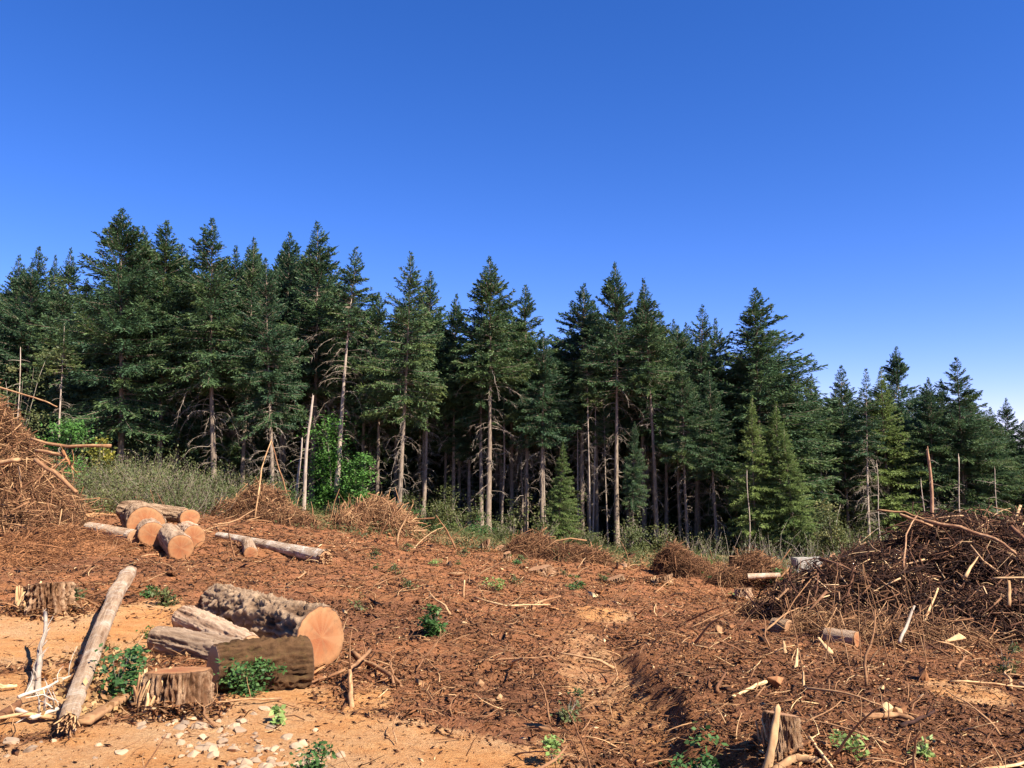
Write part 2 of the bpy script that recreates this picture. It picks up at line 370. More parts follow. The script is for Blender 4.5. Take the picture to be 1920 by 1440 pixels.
base = g.mix(g.ramp(g.math('ADD', g.attr('edge'), g.math('MULTIPLY', g.math('SUBTRACT', n_mid, .5), .7)), [(.3, (0, 0, 0)), (.7, (1, 1, 1))]), base, gr)
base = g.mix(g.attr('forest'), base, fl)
g.col(base); g.bump(g.math('ADD', g.math('MULTIPLY', n_fine, 1.0), g.math('MULTIPLY', n_mid, .8)), 1.0, .05); M['soil'] = g.m

# ------------------------------------------------------------------ ground sheet
ty = np.arange(-2.9, 5.2, .0095); tx = np.arange(-5.3, 5.3, .0105)
gy = 7.5 + 4.5 * np.sinh(ty); gx = 4.0 * np.sinh(tx)
X, Y = np.meshgrid(gx, gy)
Z = np.zeros_like(X); SM = np.zeros_like(X)
Xf = X.ravel(); Yf = Y.ravel()
Zf = H(Xf, Yf); Sf = sand_mask(Xf, Yf)
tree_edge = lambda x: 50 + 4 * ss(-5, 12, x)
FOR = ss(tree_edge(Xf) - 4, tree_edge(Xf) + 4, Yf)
EDG = ss(tree_edge(Xf) - 24 + 8 * ss(0, 8, -Xf), tree_edge(Xf) - 8, Yf) * .62
nx = len(gx); ny = len(gy)
idx = np.arange(nx * ny).reshape(ny, nx)
F = np.stack([idx[:-1, :-1], idx[:-1, 1:], idx[1:, 1:], idx[1:, :-1]], -1).reshape(-1, 4)
ground = link('ground', mesh_np('ground', np.stack([Xf, Yf, Zf], 1), [F], M['soil'], {'sand': Sf, 'forest': FOR, 'edge': EDG, 'dark_patch': dark_patch_mask(Xf, Yf)}, True))
tag(ground, kind='structure')

# ------------------------------------------------------------------ conifers
def conifer(seed, h=18., cb=.4, R=2.8, dens=1.0, dead=1.0, deadlen=2.0, needle=M['fir_needles'], bark=M['trunk_bark'], tr=.2, yel=.5, apex=7.4, gap=0.0, lean=0.):
    rng = np.random.RandomState(seed)
    root = empty('fir_tree', (0, 0, -500))
    zz = np.linspace(-.4, h * .985, 26); t = np.clip(zz / h, 0, 1)
    wob = np.stack([np.sin(zz * .31 + seed) * .06 + lean * t ** 2, np.cos(zz * .23 + seed) * .06, zz], 1)
    tr = tr * .86; rr = tr * (1 - t) ** 1.3 + .012 + tr * .45 * np.exp(-np.clip(zz, 0, 9) / .35)
    V, F, a = tube(wob, rr, 12, .5, .07, seed); link('trunk', mesh_np('trunk', V, F, bark, {'tint': a}, True), root)
    ax = lambda z: np.stack([np.interp(z, zz, wob[:, 0]), np.interp(z, zz, wob[:, 1]), z], -1)
    # living branches
    acc = Acc(); wood = Acc()
    z = h * cb; zs = []
    while z < h * .995:
        d = h - z; n = max(4, int(rng.poisson(7.4 * dens))) if d > 1 else 5
        for k in range(n): zs.append((z + rng.uniform(-.12, .12), rng.uniform(0, 6.283)))
        z += .20 + .13 * min(1, d / 6)
    asym = rng.uniform(0, 6.283)
    for zb, az in zs:
        d = max(h - zb, .05); tc = (zb - h * cb) / (h * (1 - cb))
        L = R * min(1, d / apex) ** .92 * (1 - .25 * math.exp(-tc / .06)) * (rng.uniform(.80, 1.08) if rng.rand() < .82 or d < 3 else rng.uniform(.3, .65)) * (1 + .15 * math.cos(az - asym))
        if rng.rand() < .05: L *= 1.2
        if rng.rand() < gap: continue
        L = max(L, .10)
        el = rad(50) * math.exp(-d / 3.2) + rad(14 - 30 * (1 - min(1, tc * 1.4))) + rng.normal(0, .10)
        dirh = np.array([math.cos(az), math.sin(az), 0]); 
        sag = rng.uniform(.05, .22) * (1 - .6 * math.exp(-d / 3)); tipup = rng.uniform(.0, .18)
        s = np.linspace(0, 1, 7)[:, None]
        p0 = ax(np.array([zb]))[0]
        pts = p0 + dirh * (L * math.cos(el)) * s + np.array([0, 0, 1.]) * (L * (math.sin(el) * s - sag * s ** 1.5 + tipup * s ** 3))
        n = max(7, int(L / .05)); sp = rng.uniform(.04, 1.0, n) ** .8
        bp = np.stack([np.interp(sp, s[:, 0], pts[:, q]) for q in range(3)], 1)
        bd = unit(pts[-1] - pts[0]); side = np.cross(bd, [0, 0, 1.]); side /= max(np.linalg.norm(side), 1e-6)
        sg = rng.choice([-1, 1], n)[:, None]
        td = unit(bd * rng.uniform(.5, 1.0, (n, 1)) + side * sg * rng.uniform(.4, 1.0, (n, 1)) + np.array([0, 0, 1.]) * rng.normal(-.16 + .3 * math.exp(-d / 4), .20 + .18 * min(1, d / 8), (n, 1)))
        tl = (.07 + .30 * L * (1 - sp * .78)) * rng.uniform(.6, 1.15, n); tl = np.minimum(tl, .70)
        tint = np.clip(.22 + .5 * yel * (1 - tc) ** 1.3 + rng.normal(0, .12), 0, 1)
        kk = 7 if L > .6 else 4
        for q in range(kk):
            f = (q + rng.rand(n)) / kk
            P = bp + td * (tl * f)[:, None]; P[:, 2] -= .10 * tl * f ** 2
            D = unit(td + rng.normal(0, .24, (n, 3)) + np.array([0, 0, -.06]))
            N = unit(np.array([.25, -.2, .8]) + rng.normal(0, .75, (n, 3)))
            ln = rng.uniform(.10, .23, n) * min(1, .5 + L / 3); acc.add(*kites(P, D, N, ln, ln * rng.uniform(.12, .19, n), np.clip(tint + rng.normal(0, .10, n) + .14 * (sp > .8), 0, 1)))
        if L > .8: wood.add(*tube(pts[::2], [.028, .022, .014, .006], 4, .3))
    # leader
    P = ax(np.linspace(h * .95, h * .985, 14)); D = unit(np.stack([rng.normal(0, .3, 14), rng.normal(0, .3, 14), np.ones(14)], 1))
    acc.add(*kites(P, D, unit(rng.normal(0, 1, (14, 3))), .17, .013, .4))
    cr = link('crown', acc.mesh('crown', needle), root)
    if wood.n: link('limbs', wood.mesh('limbs', M['grey_wood']), root)
    # dead branches under the crown
    if dead > 0 and cb > .2:
        dac = Acc(); nd = int(36 * dead * (cb / .5))
        for k in range(nd):
            zb = h * cb * rng.uniform(.18, 1.12) ** .8; az = rng.uniform(0, 6.283)
            L = deadlen * rng.uniform(.25, 1.1) * (.45 + .6 * min(1, zb / (h * cb)))
            if rng.rand() < .3: L = rng.uniform(.15, .5)
            dh = np.array([math.cos(az), math.sin(az), 0]); s = np.linspace(0, 1, 8)[:, None]
            up = rng.uniform(-.1, .35); dr = rng.uniform(.3, 1.0)
            pts = ax(np.array([zb]))[0] + dh * L * (s - .18 * s ** 3) + np.array([0, 0, 1.]) * L * (up * s - dr * s ** 2.2)
            pts = pts + np.concatenate([np.zeros((1, 3)), np.cumsum(rng.normal(0, .018, (7, 3)), 0)]) * L
            dac.add(*tube(pts, np.linspace(.018, .005, 8) * rng.uniform(.7, 1.2), 4, rng.uniform(.15, .85)))
            nt_ = int(L * 7)
            if nt_ > 1:
                sp = rng.uniform(.25, 1, nt_); P = np.stack([np.interp(sp, s[:, 0], pts[:, q]) for q in range(3)], 1)
                D = unit(np.array([0, 0, -.7]) + dh * .6 + rng.normal(0, .5, (nt_, 3)))
                dac.add(*sticks(rng, P, D, rng.uniform(.12, .5, nt_), .007, .1, 2, 3, .5, rng.uniform(.3, .9)))
        link('dead_branches', dac.mesh('dead_branches', M['grey_wood']), root)
    return root
random.seed(3)
VAR = {
 'full0': (conifer(1, cb=.10, R=3.1, dead=0, dens=1.05), .10), 'full1': (conifer(2, cb=.16, R=2.8, dead=0, dens=1.1, yel=.7), .16),
 'full2': (conifer(3, cb=.22, R=3.3, dead=.7, dens=1.0, gap=.08), .22),
 'mid0': (conifer(4, cb=.34, R=2.9, dead=2.6, deadlen=2.6), .34), 'mid1': (conifer(5, cb=.42, R=2.6, dead=2.6, deadlen=2.9, yel=.6), .42), 'mid2': (conifer(6, cb=.46, R=3.1, dead=2.2, gap=.06), .46),
 'high0': (conifer(7, cb=.54, R=2.9, dead=1.5, deadlen=2.4, tr=.19), .54), 'high1': (conifer(8, cb=.68, R=2.2, dead=1.3, deadlen=3.0, tr=.21, apex=5.5, bark=M['pale_trunk']), .68),
 'high2': (conifer(9, cb=.60, R=2.4, dead=1.5, deadlen=1.5, yel=.8, tr=.17), .60),
 'sparse': (conifer(10, cb=.52, R=2.0, dead=3.2, deadlen=2.6, dens=.75, gap=.2, bark=M['pale_trunk'], tr=.14), .52),
 'young': (conifer(11, h=18, cb=.06, R=3.9, dead=0, dens=1.0, needle=M['young_needles'], apex=17, tr=.16), .06),
 'wide0': (conifer(21, cb=.2, R=3.4, dead=.4, dens=1.0, yel=.8, gap=.05, apex=9), .2), 'dense0': (conifer(22, cb=.48, R=2.7, dead=1.0, dens=1.15, yel=.3, apex=6), .48), 'lean0': (conifer(23, cb=.4, R=2.8, dead=1.6, dens=.9, yel=.6, gap=.12, lean=.5), .4),
 'tall_thin': (conifer(12, cb=.70, R=1.6, dead=.9, deadlen=1.2, dens=.8, tr=.11, yel=.9, bark=M['pale_trunk'], apex=5), .7),
 'bright': (conifer(13, cb=.12, R=2.5, dead=.0, dens=1.0, needle=M['young_needles'], apex=11, tr=.15), .12),
}
used = set()
def put_tree(kind, u, v, Yd, label, group, w=1.0, base_u=None, rot=None, hz=None, minh=0, scale_w=None):
    ub = base_u if base_u is not None else u
    x = (ub - 960) / FPX * Yd; xt = (u - 960) / FPX * Yd; z0 = Hz(x, Yd)
    h = hz if hz is not None else CAMZ + (VH - v) / FPX * Yd - z0
    h = max(h, minh)
    r = VAR[kind][0]
    if kind in used: r = dup(r)
    used.add(kind)
    s = h / 18.
    r.location = (x, Yd, z0); r.scale = ((w * (s ** .5) if scale_w is None else scale_w),) * 2 + (s,)
    r.rotation_euler = (random.uniform(-.01, .01), math.atan2(xt - x, h), random.uniform(0, 6.28) if rot is None else rot)
    tag(r, label, 'tree', group)
    return r
G1 = 'firs standing along the edge of the clearing'
for a in [
 ('mid1', 425, 400, 50, 'tall fir with bare trunk and arching dead limbs left of the dark gap', 405, 1.05),
 ('mid0', 538, 482, 50, 'fir with whitish trunk rising right behind the left round brush heap', 514, .85),
 ('high1', 662, 452, 51, 'slender fir with the longest clean pale trunk beside the bright green bush', 629, 1.0),
 ('lean0', 766, 470, 51, 'fir with shaggy dead twigs rising behind the second brush heap', 751, .95),
 ('high0', 941, 470, 53, 'fir with thick bare brown trunk in the middle of the edge', 917, 1.08),
 ('high0', 1156, 488, 54, 'fir with dead straight bare trunk right of centre and a dense crown', 1156, .98),
 ('high2', 1246, 520, 54, 'fir with crooked scruffy trunk just left of the round red brush heap', 1229, 1.0),
 ('mid0', 1196, 790, 52, 'small thin fir with stubby dead twigs between two bare trunks', 1183, .42),
 ('high1', 1085, 700, 56, 'thin dark-stemmed fir left of the pair of slim poles', 1083, .5),
 ('tall_thin', 1106, 640, 54, 'slim pole-like fir, left one of a close pair right of centre', 1103, .8),
 ('tall_thin', 1120, 655, 55, 'slim pole-like fir, right one of a close pair right of centre', 1110, .7),
 ('tall_thin', 1142, 745, 55, 'short slim fir pole immediately left of the dead straight trunk', 1137, .7),
 ('young', 1056, 828, 51, 'young light green fir sapling in front of the dark trunks', 1045, .62),
 ('tall_thin', 1025, 720, 55, 'slim fir pole left of the light green sapling', 1022, .8),
 ('mid2', 817, 508, 56, 'fir with pointed crown and shaded trunk right of the shaggy one', 794, .85),
 ('bright', 1412, 742, 50, 'small fir with pale yellow-green boughs and thin trunk in front', 1408, .75),
 ('bright', 1452, 752, 50, 'small yellow-green fir with boughs reaching nearly to the ground', 1462, .95),
 ('bright', 1470, 800, 49, 'lowest yellow-green fir at the right foot of the bright group', 1485, .8),
 ('sparse', 1627, 690, 56, 'grey half-dead fir with drooping bare limbs beside the big dark heap', 1621, .95),
 ('high0', 1118, 560, 58, 'fir crowded behind the slim pole pair', 1118, .9),
 ('full2', 250, 378, 50, 'tallest fir of all with broad ragged crown left of centre', 228, 1.12),
 ('dense0', 300, 405, 52, 'broad fir leaning on the right side of the tallest crown', 300, 1.0),
 ('full2', 330, 452, 54, 'fir forming the right shoulder of the tallest pair', 332, .95),
 ('tall_thin', 121, 600, 46, 'thin white-trunked fir right beside the left debris heap', 116, 1.1),
 ('full1', 118, 462, 60, 'spindly-topped fir behind the white thin trunk', 116, .75),
 ('wide0', 57, 456, 62, 'bushy fir near the left edge of the picture', 55, .95),
 ('full1', 20, 476, 66, 'pale hazy fir at the far left edge', 18, .95),
 ('full1', 88, 475, 64, 'thin-topped fir between two bushy ones at the left', 88, .7),
 ('full1', 152, 520, 56, 'short fir filling the notch before the tallest tree', 152, .75),
 ('full1', 378, 476, 57, 'narrow fir peeking out between the two left peaks', 376, .7),
 ('mid1', 471, 434, 54, 'narrow dense fir next to the arching dead limbs one', 458, .85),
 ('mid2', 534, 427, 58, 'fir whose top shows just behind the whitish-trunk one', 534, .95),
 ('mid1', 590, 405, 55, 'tall dark fir with open wispy top at centre left', 588, 1.1),
 ('mid2', 710, 545, 56, 'shorter fir between the longest trunk and the shaggy one', 708, .85),
 ('high0', 853, 549, 57, 'small-topped fir left of the middle gap in the skyline', 850, .8),
 ('dense0', 905, 560, 55, 'lower left companion of the middle bare brown trunk', 902, .9),
 ('mid1', 986, 528, 56, 'fir with slanting right side standing right of the middle peak', 985, .95),
 ('dense0', 1018, 625, 54, 'low bushy fir at the deep notch right of the middle peak', 1016, .9),
 ('dense0', 1096, 528, 57, 'blunt brownish-topped fir left of the dead straight trunk', 1090, 1.05),
 ('high0', 1206, 545, 59, 'dark fir top squeezed between two peaks right of centre', 1206, .85),
 ('lean0', 1308, 569, 57, 'fir with rounded peak left of the largest right-hand fir', 1304, .95),
 ('full1', 1344, 597, 59, 'small-topped fir snug against the largest right-hand fir', 1344, .8),
 ('full0', 1423, 538, 56, 'largest fir of the right half with dark open layered crown', 1423, 1.3),
 ('full1', 1490, 680, 57, 'shoulder fir sloping down right of the largest right-hand fir', 1488, .9),
 ('full1', 1526, 702, 60, 'short pointed fir in the skyline dip on the right', 1526, .7),
 ('wide0', 1582, 683, 60, 'fir with ragged left side beyond the skyline dip', 1580, .85),
 ('bright', 1655, 688, 58, 'pale soft-looking fir just behind the grey half-dead one', 1660, 1.1),
 ('full2', 1686, 648, 66, 'airy grey-topped fir standing above its neighbours on the right', 1686, .85),
 ('full0', 1741, 709, 60, 'dark fir behind the broken orange snag', 1742, .8),
 ('wide0', 1801, 669, 58, 'tall dark fir near the right edge behind the big heap', 1800, 1.05),
 ('full1', 1858, 765, 60, 'low rounded fir near the right edge', 1858, .85),
 ('full1', 1888, 748, 70, 'far wispy-topped fir at the right edge', 1888, .8),
 ('full0', 1916, 790, 62, 'last fir cut off by the right edge of the picture', 1918, .8),
 ('full1', 1765, 712, 64, 'slim fir hugging the left side of the tall dark right-edge one', 1766, .7),
 ('mid1', 1355, 690, 53, 'fir with light boughs in front between the scruffy trunk and bright group', 1340, .8),
 ('mid2', 1290, 680, 53, 'fir with thin spotted trunk right behind the round red heap', 1285, .75),
 ('mid1', 440, 560, 57, 'fir half hidden behind the arching dead limbs', 442, .9),
 ('high0', 620, 545, 57, 'fir hidden behind the longest clean trunk', 612, .9),
]:
    put_tree(a[0], a[1], a[2], a[3], a[4], G1, a[6] * 1.08, a[5])
# the wood behind: rows of trees kept below the skyline
SKU = [-400, 0, 55, 150, 250, 330, 375, 425, 590, 660, 710, 765, 853, 885, 940, 1025, 1095, 1155, 1245, 1343, 1375, 1422, 1500, 1582, 1686, 1800, 1900, 2400]
SKV = [470, 500, 470, 540, 400, 470, 500, 430, 440, 520, 570, 500, 580, 640, 520, 650, 560, 530, 560, 620, 650, 590, 720, 710, 700, 710, 800, 830]
rng = np.random.RandomState(77)
kinds = ['high0', 'mid2', 'dense0', 'high1', 'lean0', 'high2', 'dense0', 'mid1']
n_in = 0
for Yr, step in [(58, 2.7), (62, 2.8), (66, 3.0), (70.5, 2.7), (75, 3.2), (81, 4.0), (92, 6.5), (104, 8)]:
    x = -.75 * Yr - 3
    while x < .75 * Yr + 4:
        xx = x + rng.uniform(-1, 1); yy = Yr + rng.uniform(-1.5, 1.5); u = 960 + xx / yy * FPX
        v = float(np.interp(u, SKU, SKV)) + rng.uniform(12, 75); 
        k = kinds[rng.randint(len(kinds))] if Yr < 70 else ['full1', 'full0', 'mid0'][rng.randint(3)]
        if xx < -19: k = ['full1', 'full0', 'mid0'][rng.randint(3)]
        z0 = Hz(xx, yy); h = CAMZ + (VH - v) / FPX * yy - z0
        if h > 6:
            put_tree(k, u, v, yy, 'dark fir crowded deep in the wood behind the edge trees', 'firs packed in the wood behind the edge', rng.uniform(.95, 1.2)); n_in += 1
        x += step * rng.uniform(.8, 1.2)
print('inner trees', n_in)

# snags -------------------------------------------------------------
def snag(u0, v0, u1, v1, Yd, r, label, mat='pale_trunk', nbr=14, blen=.9, seed=0, broken=True):
    rng = np.random.RandomState(seed)
    x = (u0 - 960) / FPX * Yd; z = Hz(x, Yd) if v0 is None else max(Hz(x, Yd), -99)
    xt = (u1 - 960) / FPX * Yd; h = CAMZ + (VH - v1) / FPX * Yd - z
    root = empty('dead_snag', (x, Yd, z)); s = np.linspace(0, 1, 14)
    pts = np.stack([(xt - x) * s + .05 * np.sin(s * 7 + seed), .04 * np.cos(s * 5), -.2 + (h + .2) * s], 1)
    rr = r * (1 - .5 * s) + r * .4 * np.exp(-s * 12)
    V, F, a = tube(pts, rr, 10, .5, .12, seed)
    if broken: V[13 * 10:14 * 10, 2] += rng.uniform(-.25, .3, 10)
    link('trunk', mesh_np('trunk', V, F, M[mat], {'tint': a}, True), root)
    if nbr:
        acc = Acc()
        for k in range(nbr):
            t = rng.uniform(.25, .98); az = rng.uniform(0, 6.28); L = blen * rng.uniform(.2, 1.1)
            dh = np.array([math.cos(az), math.sin(az), 0]); q = np.linspace(0, 1, 6)[:, None]
            p = np.array([np.interp(t, s, pts[:, i]) for i in range(3)]) + dh * L * q + np.array([0, 0, 1.]) * L * (rng.uniform(-.1, .3) * q - rng.uniform(0, .6) * q ** 2)
            acc.add(*tube(p, np.linspace(.016, .005, 6), 4, rng.uniform(.2, .9)))
        link('dead_branches', acc.mesh('dead_branches', M['grey_wood']), root)
    tag(root, label, 'dead tree'); return root
snag(570, None, 584, 742, 47, .12, 'bare pale snag without a top left of the bright green bush', seed=1, nbr=16, blen=1.3)
snag(559, None, 566, 822, 47.5, .09, 'thinner bare snag just left of the taller pale snag', seed=2, nbr=10, blen=.8)
snag(1740, None, 1738, 846, 40, .115, 'broken orange-barked snag standing up behind the big dark heap', 'snag_bark', 18, .6, 3)
snag(1725, None, 1724, 905, 39, .035, 'thin grey sapling stick with crossed side twigs left of the orange snag', 'pale_trunk', 8, .8, 4)
snag(1400, None, 1399, 885, 48.5, 0.042, 'very thin pale dead stem at the foot of the yellow-green firs', 'pale_trunk', 8, .5, 5)
snag(1862, None, 1860, 880, 48, 0.036, 'thin grey dead stem near the right edge', 'pale_trunk', 12, 1.0, 6)
snag(1790, None, 1793, 858, 50, 0.060, 'whitish dead stem in front of the tall dark right-edge fir', 'pale_trunk', 10, .8, 7)
snag(1642, None, 1640, 870, 54, 0.042, 'thin dead stem just right of the grey half-dead fir', 'pale_trunk', 14, 1.0, 8)
snag(35, None, 32, 650, 42, 0.042, 'thin dead stem behind the left debris heap', 'pale_trunk', 12, .9, 9)
snag(942, None, 946, 770, 55, .09, 'thin bare snag close right of the thick bare middle trunk', 'trunk_bark', 22, 1.0, 10)
snag(978, None, 979, 860, 57, .09, 'short dim snag in shade right of the middle trunk', 'trunk_bark', 6, .8, 11)
snag(833, None, 838, 700, 58, .12, 'dim shaded snag in the dark gap left of the middle', 'trunk_bark', 12, .8, 12)
snag(1270, None, 1270, 830, 56, .10, 'dim bare stem right of the crooked scruffy trunk', 'trunk_bark', 20, 1.3, 13)

# ------------------------------------------------------------------ broadleaf bushes
def bush(seed, h=3., w=1.3, nl=2500, ls=.1, mat='green_leaf', stems=6, name='bush', clump=26, stemmat='grey_wood', low=.1, sr=.02):
    rng = np.random.RandomState(seed); root = empty(name, (0, 0, -500))
    acc = Acc(); st = Acc(); tips = []
    for k in range(stems):
        az = rng.uniform(0, 6.28); rr = w * rng.uniform(.1, .8); hh = h * rng.uniform(.55, 1)
        s = np.linspace(0, 1, 7)[:, None]
        pts = np.array([math.cos(az), math.sin(az), 0]) * rr * s ** 1.3 + np.array([0, 0, hh]) * s + np.concatenate([np.zeros((1, 3)), np.cumsum(rng.normal(0, .03 * h / 3, (6, 3)), 0)])
        st.add(*tube(pts, np.linspace(sr, sr * .3, 7), 5, rng.uniform(.2, .8))); tips.append(pts)
    cs = []
    for k in range(clump):
        p = tips[rng.randint(len(tips))]; q = p[rng.randint(1 + int(low * 6), 7)] + rng.normal(0, .16 * w, 3); cs.append(q)
    cs = np.array(cs); ci = rng.randint(0, clump, nl); sz = rng.uniform(.10, .26, clump) * w
    P = cs[ci] + rng.normal(0, 1, (nl, 3)) * sz[ci][:, None] * np.array([1, 1, .55]); P[:, 2] = np.maximum(P[:, 2], .02)
    D = unit(rng.normal(0, 1, (nl, 3)) * np.array([1, 1, .5]) + np.array([0, 0, -.15])); N = unit(np.array([.3, -.2, 1.]) + rng.normal(0, .5, (nl, 3)))
    ct = rng.uniform(.2, .8, clump)
    acc.add(*kites(P, D, N, ls * rng.uniform(.6, 1.3, nl), ls * .36 * rng.uniform(.7, 1.2, nl), np.clip(ct[ci] + rng.normal(0, .15, nl), 0, 1)))
    link('stems', st.mesh('stems', M[stemmat]), root); link('foliage', acc.mesh('foliage', M[mat]), root)
    return root
def put(root, u, v, label, cat, group=None, s=1.0, rot=None, dz=0., Yd=None):
    if Yd is None: x, y = at(u, v)
    else: y = Yd; x = (u - 960) / FPX * Yd
    root.location = (x, y, Hz(x, y) + dz); root.scale = (s, s, s); root.rotation_euler = (0, 0, random.uniform(0, 6.28) if rot is None else rot)
    tag(root, label, cat, group); return root
put(bush(1, 6.4, 2.2, 8000, .17, 'bright_leaf', 8, clump=70, sr=.05), 625, 0, 'tall bright green broadleaf bush behind the pale snag pair', 'bush', Yd=51.5)
put(bush(2, 3.6, 1.9, 5500, .16, 'bright_leaf', 8, clump=36, sr=.04), 675, 0, 'rounded bright green bush right of the longest clean trunk', 'bush', Yd=50.2)
put(bush(3, 3.8, 1.2, 900, .17, 'yellow_leaf', 5, clump=20, low=.4, sr=.03), 190, 0, 'yellow autumn-leaved sapling in front of the tallest fir', 'sapling', Yd=44)
put(bush(4, 3.2, 1.8, 3500, .15, 'bright_leaf', 8, clump=34), 110, 0, 'light green bush right behind the left debris heap', 'bush', Yd=38)
put(bush(5, 6.5, 2.0, 3500, .14, 'dull_leaf', 8, clump=40), 25, 0, 'sparse yellowish tall bush above the left debris heap', 'bush', Yd=40)
put(bush(6, 3.3, 1.5, 3500, .14, 'dull_leaf', 8, clump=30), 1555, 0, 'dull green rounded shrub left of the grey half-dead fir', 'bush', Yd=46)
put(bush(7, 2.2, 1.6, 2600, .13, 'dull_leaf', 9, clump=26), 845, 0, 'olive bush in the undergrowth left of the thick middle trunk', 'bush', Yd=50)
lowv = [bush(20 + k, h_, w_, n_, l_, m_, 9, name='undergrowth_shrub', clump=22, low=0) for k, (h_, w_, n_, l_, m_) in enumerate(
    [(1.3, 1.1, 1100, .12, 'dull_leaf'), (1.0, 1.2, 1100, .11, 'green_leaf'), (1.8, .9, 900, .12, 'dull_leaf'), (.7, .9, 800, .10, 'lime_leaf'), (1.5, 1.0, 260, .10, 'dull_leaf')])]
rng = np.random.RandomState(5); first = set()
for k in range(120):
    u = rng.uniform(120, 1950); x_ = (u - 960) / FPX * 50; Yd = float(tree_edge(np.array(x_))) + rng.uniform(-6.5, 1.5)
    if 640 < u < 1010 and rng.rand() < .35: Yd -= 1
    i = int(rng.choice(5, p=[.3, .18, .22, .1, .2])); r = lowv[i]
    if i in first: r = dup(r)
    first.add(i)
    put(r, u, 0, ['olive low shrub in the undergrowth along the wood', 'green low shrub in the undergrowth along the wood', 'thin tall weed shrub in the undergrowth along the wood', 'lime green low shrub in the undergrowth along the wood', 'nearly leafless twiggy shrub in the undergrowth along the wood'][i], 'shrub', 'undergrowth shrubs along the foot of the wood', rng.uniform(.6, 1.15), Yd=Yd)

for k in range(16):
    u = rng.uniform(150, 480); i = [2, 4, 0, 3][k % 4]; r = dup(lowv[i])
    put(r, u, 0, 'scraggly shrub rising out of the weeds on the left slope', 'shrub', 'scraggly shrubs on the left slope', rng.uniform(.7, 1.5), Yd=rng.uniform(38, 48))
for k in range(90):
    Yd = rng.uniform(56, 74); u = rng.uniform(100, 1900); i = [0, 2, 4, 0][k % 4]; r = dup(lowv[i])
    put(r, u, 0, 'shaded bush growing between the trunks deep in the wood', 'shrub', 'shaded understory bushes inside the wood', rng.uniform(1.2, 2.4), Yd=Yd)
# brushy weeds: grey-green thicket on the left slope and grass tufts along the edge (uncountable)
def thicket(name, n, area, hmin, hmax, stops_mat, label, seed, leafn=0, leafmat_='dull_leaf', tintr=(.3, 1), r=.008, spread=.35):
    rng = np.random.RandomState(seed); x0, x1, y0, y1 = area
    X = rng.uniform(x0, x1, n); Yy = rng.uniform(y0, y1, n)
    dn = vn2(X * .5, Yy * .5, seed); keep = dn > rng.uniform(.25, .85, n); X = X[keep]; Yy = Yy[keep]; n = len(X)
    P = np.stack([X, Yy, H(X, Yy) - .03], 1); D = unit(np.stack([rng.normal(0, spread, n), rng.normal(0, spread, n), np.ones(n)], 1))
    L = rng.uniform(hmin, hmax, n) * (.5 + vn2(X * .8, Yy * .8, seed + 1))
    acc = Acc(); acc.add(*sticks(rng, P, D, L, r, .12, 3, 3, .3, rng.uniform(*tintr, n), .12))
    o = link(name, acc.mesh(name, M[stops_mat])); tag(o, label, None, None, 'stuff'); 
    if leafn:
        i = rng.randint(0, n, leafn); P2 = P[i] + D[i] * (L[i] * rng.uniform(.15, 1, leafn))[:, None] + rng.normal(0, .09, (leafn, 3))
        acc = Acc(); acc.add(*kites(P2, unit(rng.normal(0, 1, (leafn, 3)) + [0, 0, .3]), unit(rng.normal(0, .5, (leafn, 3)) + [0, 0, 1]), rng.uniform(.06, .16, leafn), rng.uniform(.015, .04, leafn), np.clip(vn2(P2[:, 0] * .6, P2[:, 1] * .6, 9) + rng.normal(0, .15, leafn), 0, 1)))
        o2 = link(name.replace('thicket', 'thicket_leaves') if 'thicket' in name else name + '_leaves', acc.mesh(name, M[leafmat_])); tag(o2, 'small leaves of the ' + label, None, None, 'stuff')
thicket('weed_thicket', 9500, (-24, -12.0, 30, 48), .3, 2.3, 'grey_wood', 'grey-green brushy weeds on the left slope below the wood', 61, 80000, tintr=(0, .6), spread=.5)
thicket('edge_weeds', 8000, (-14, 30, 34, 53), .12, .6, 'dull_leaf', 'low weeds and grass along the foot of the wood', 62, 26000, 'dull_leaf', (.1, 1), .010, .5)
thicket('dead_stalks', 1500, (9, 24, 36, 52), .5, 2.0, 'grey_wood', 'grey dead stalks and brambles at the right of the wood edge', 63, 5000)

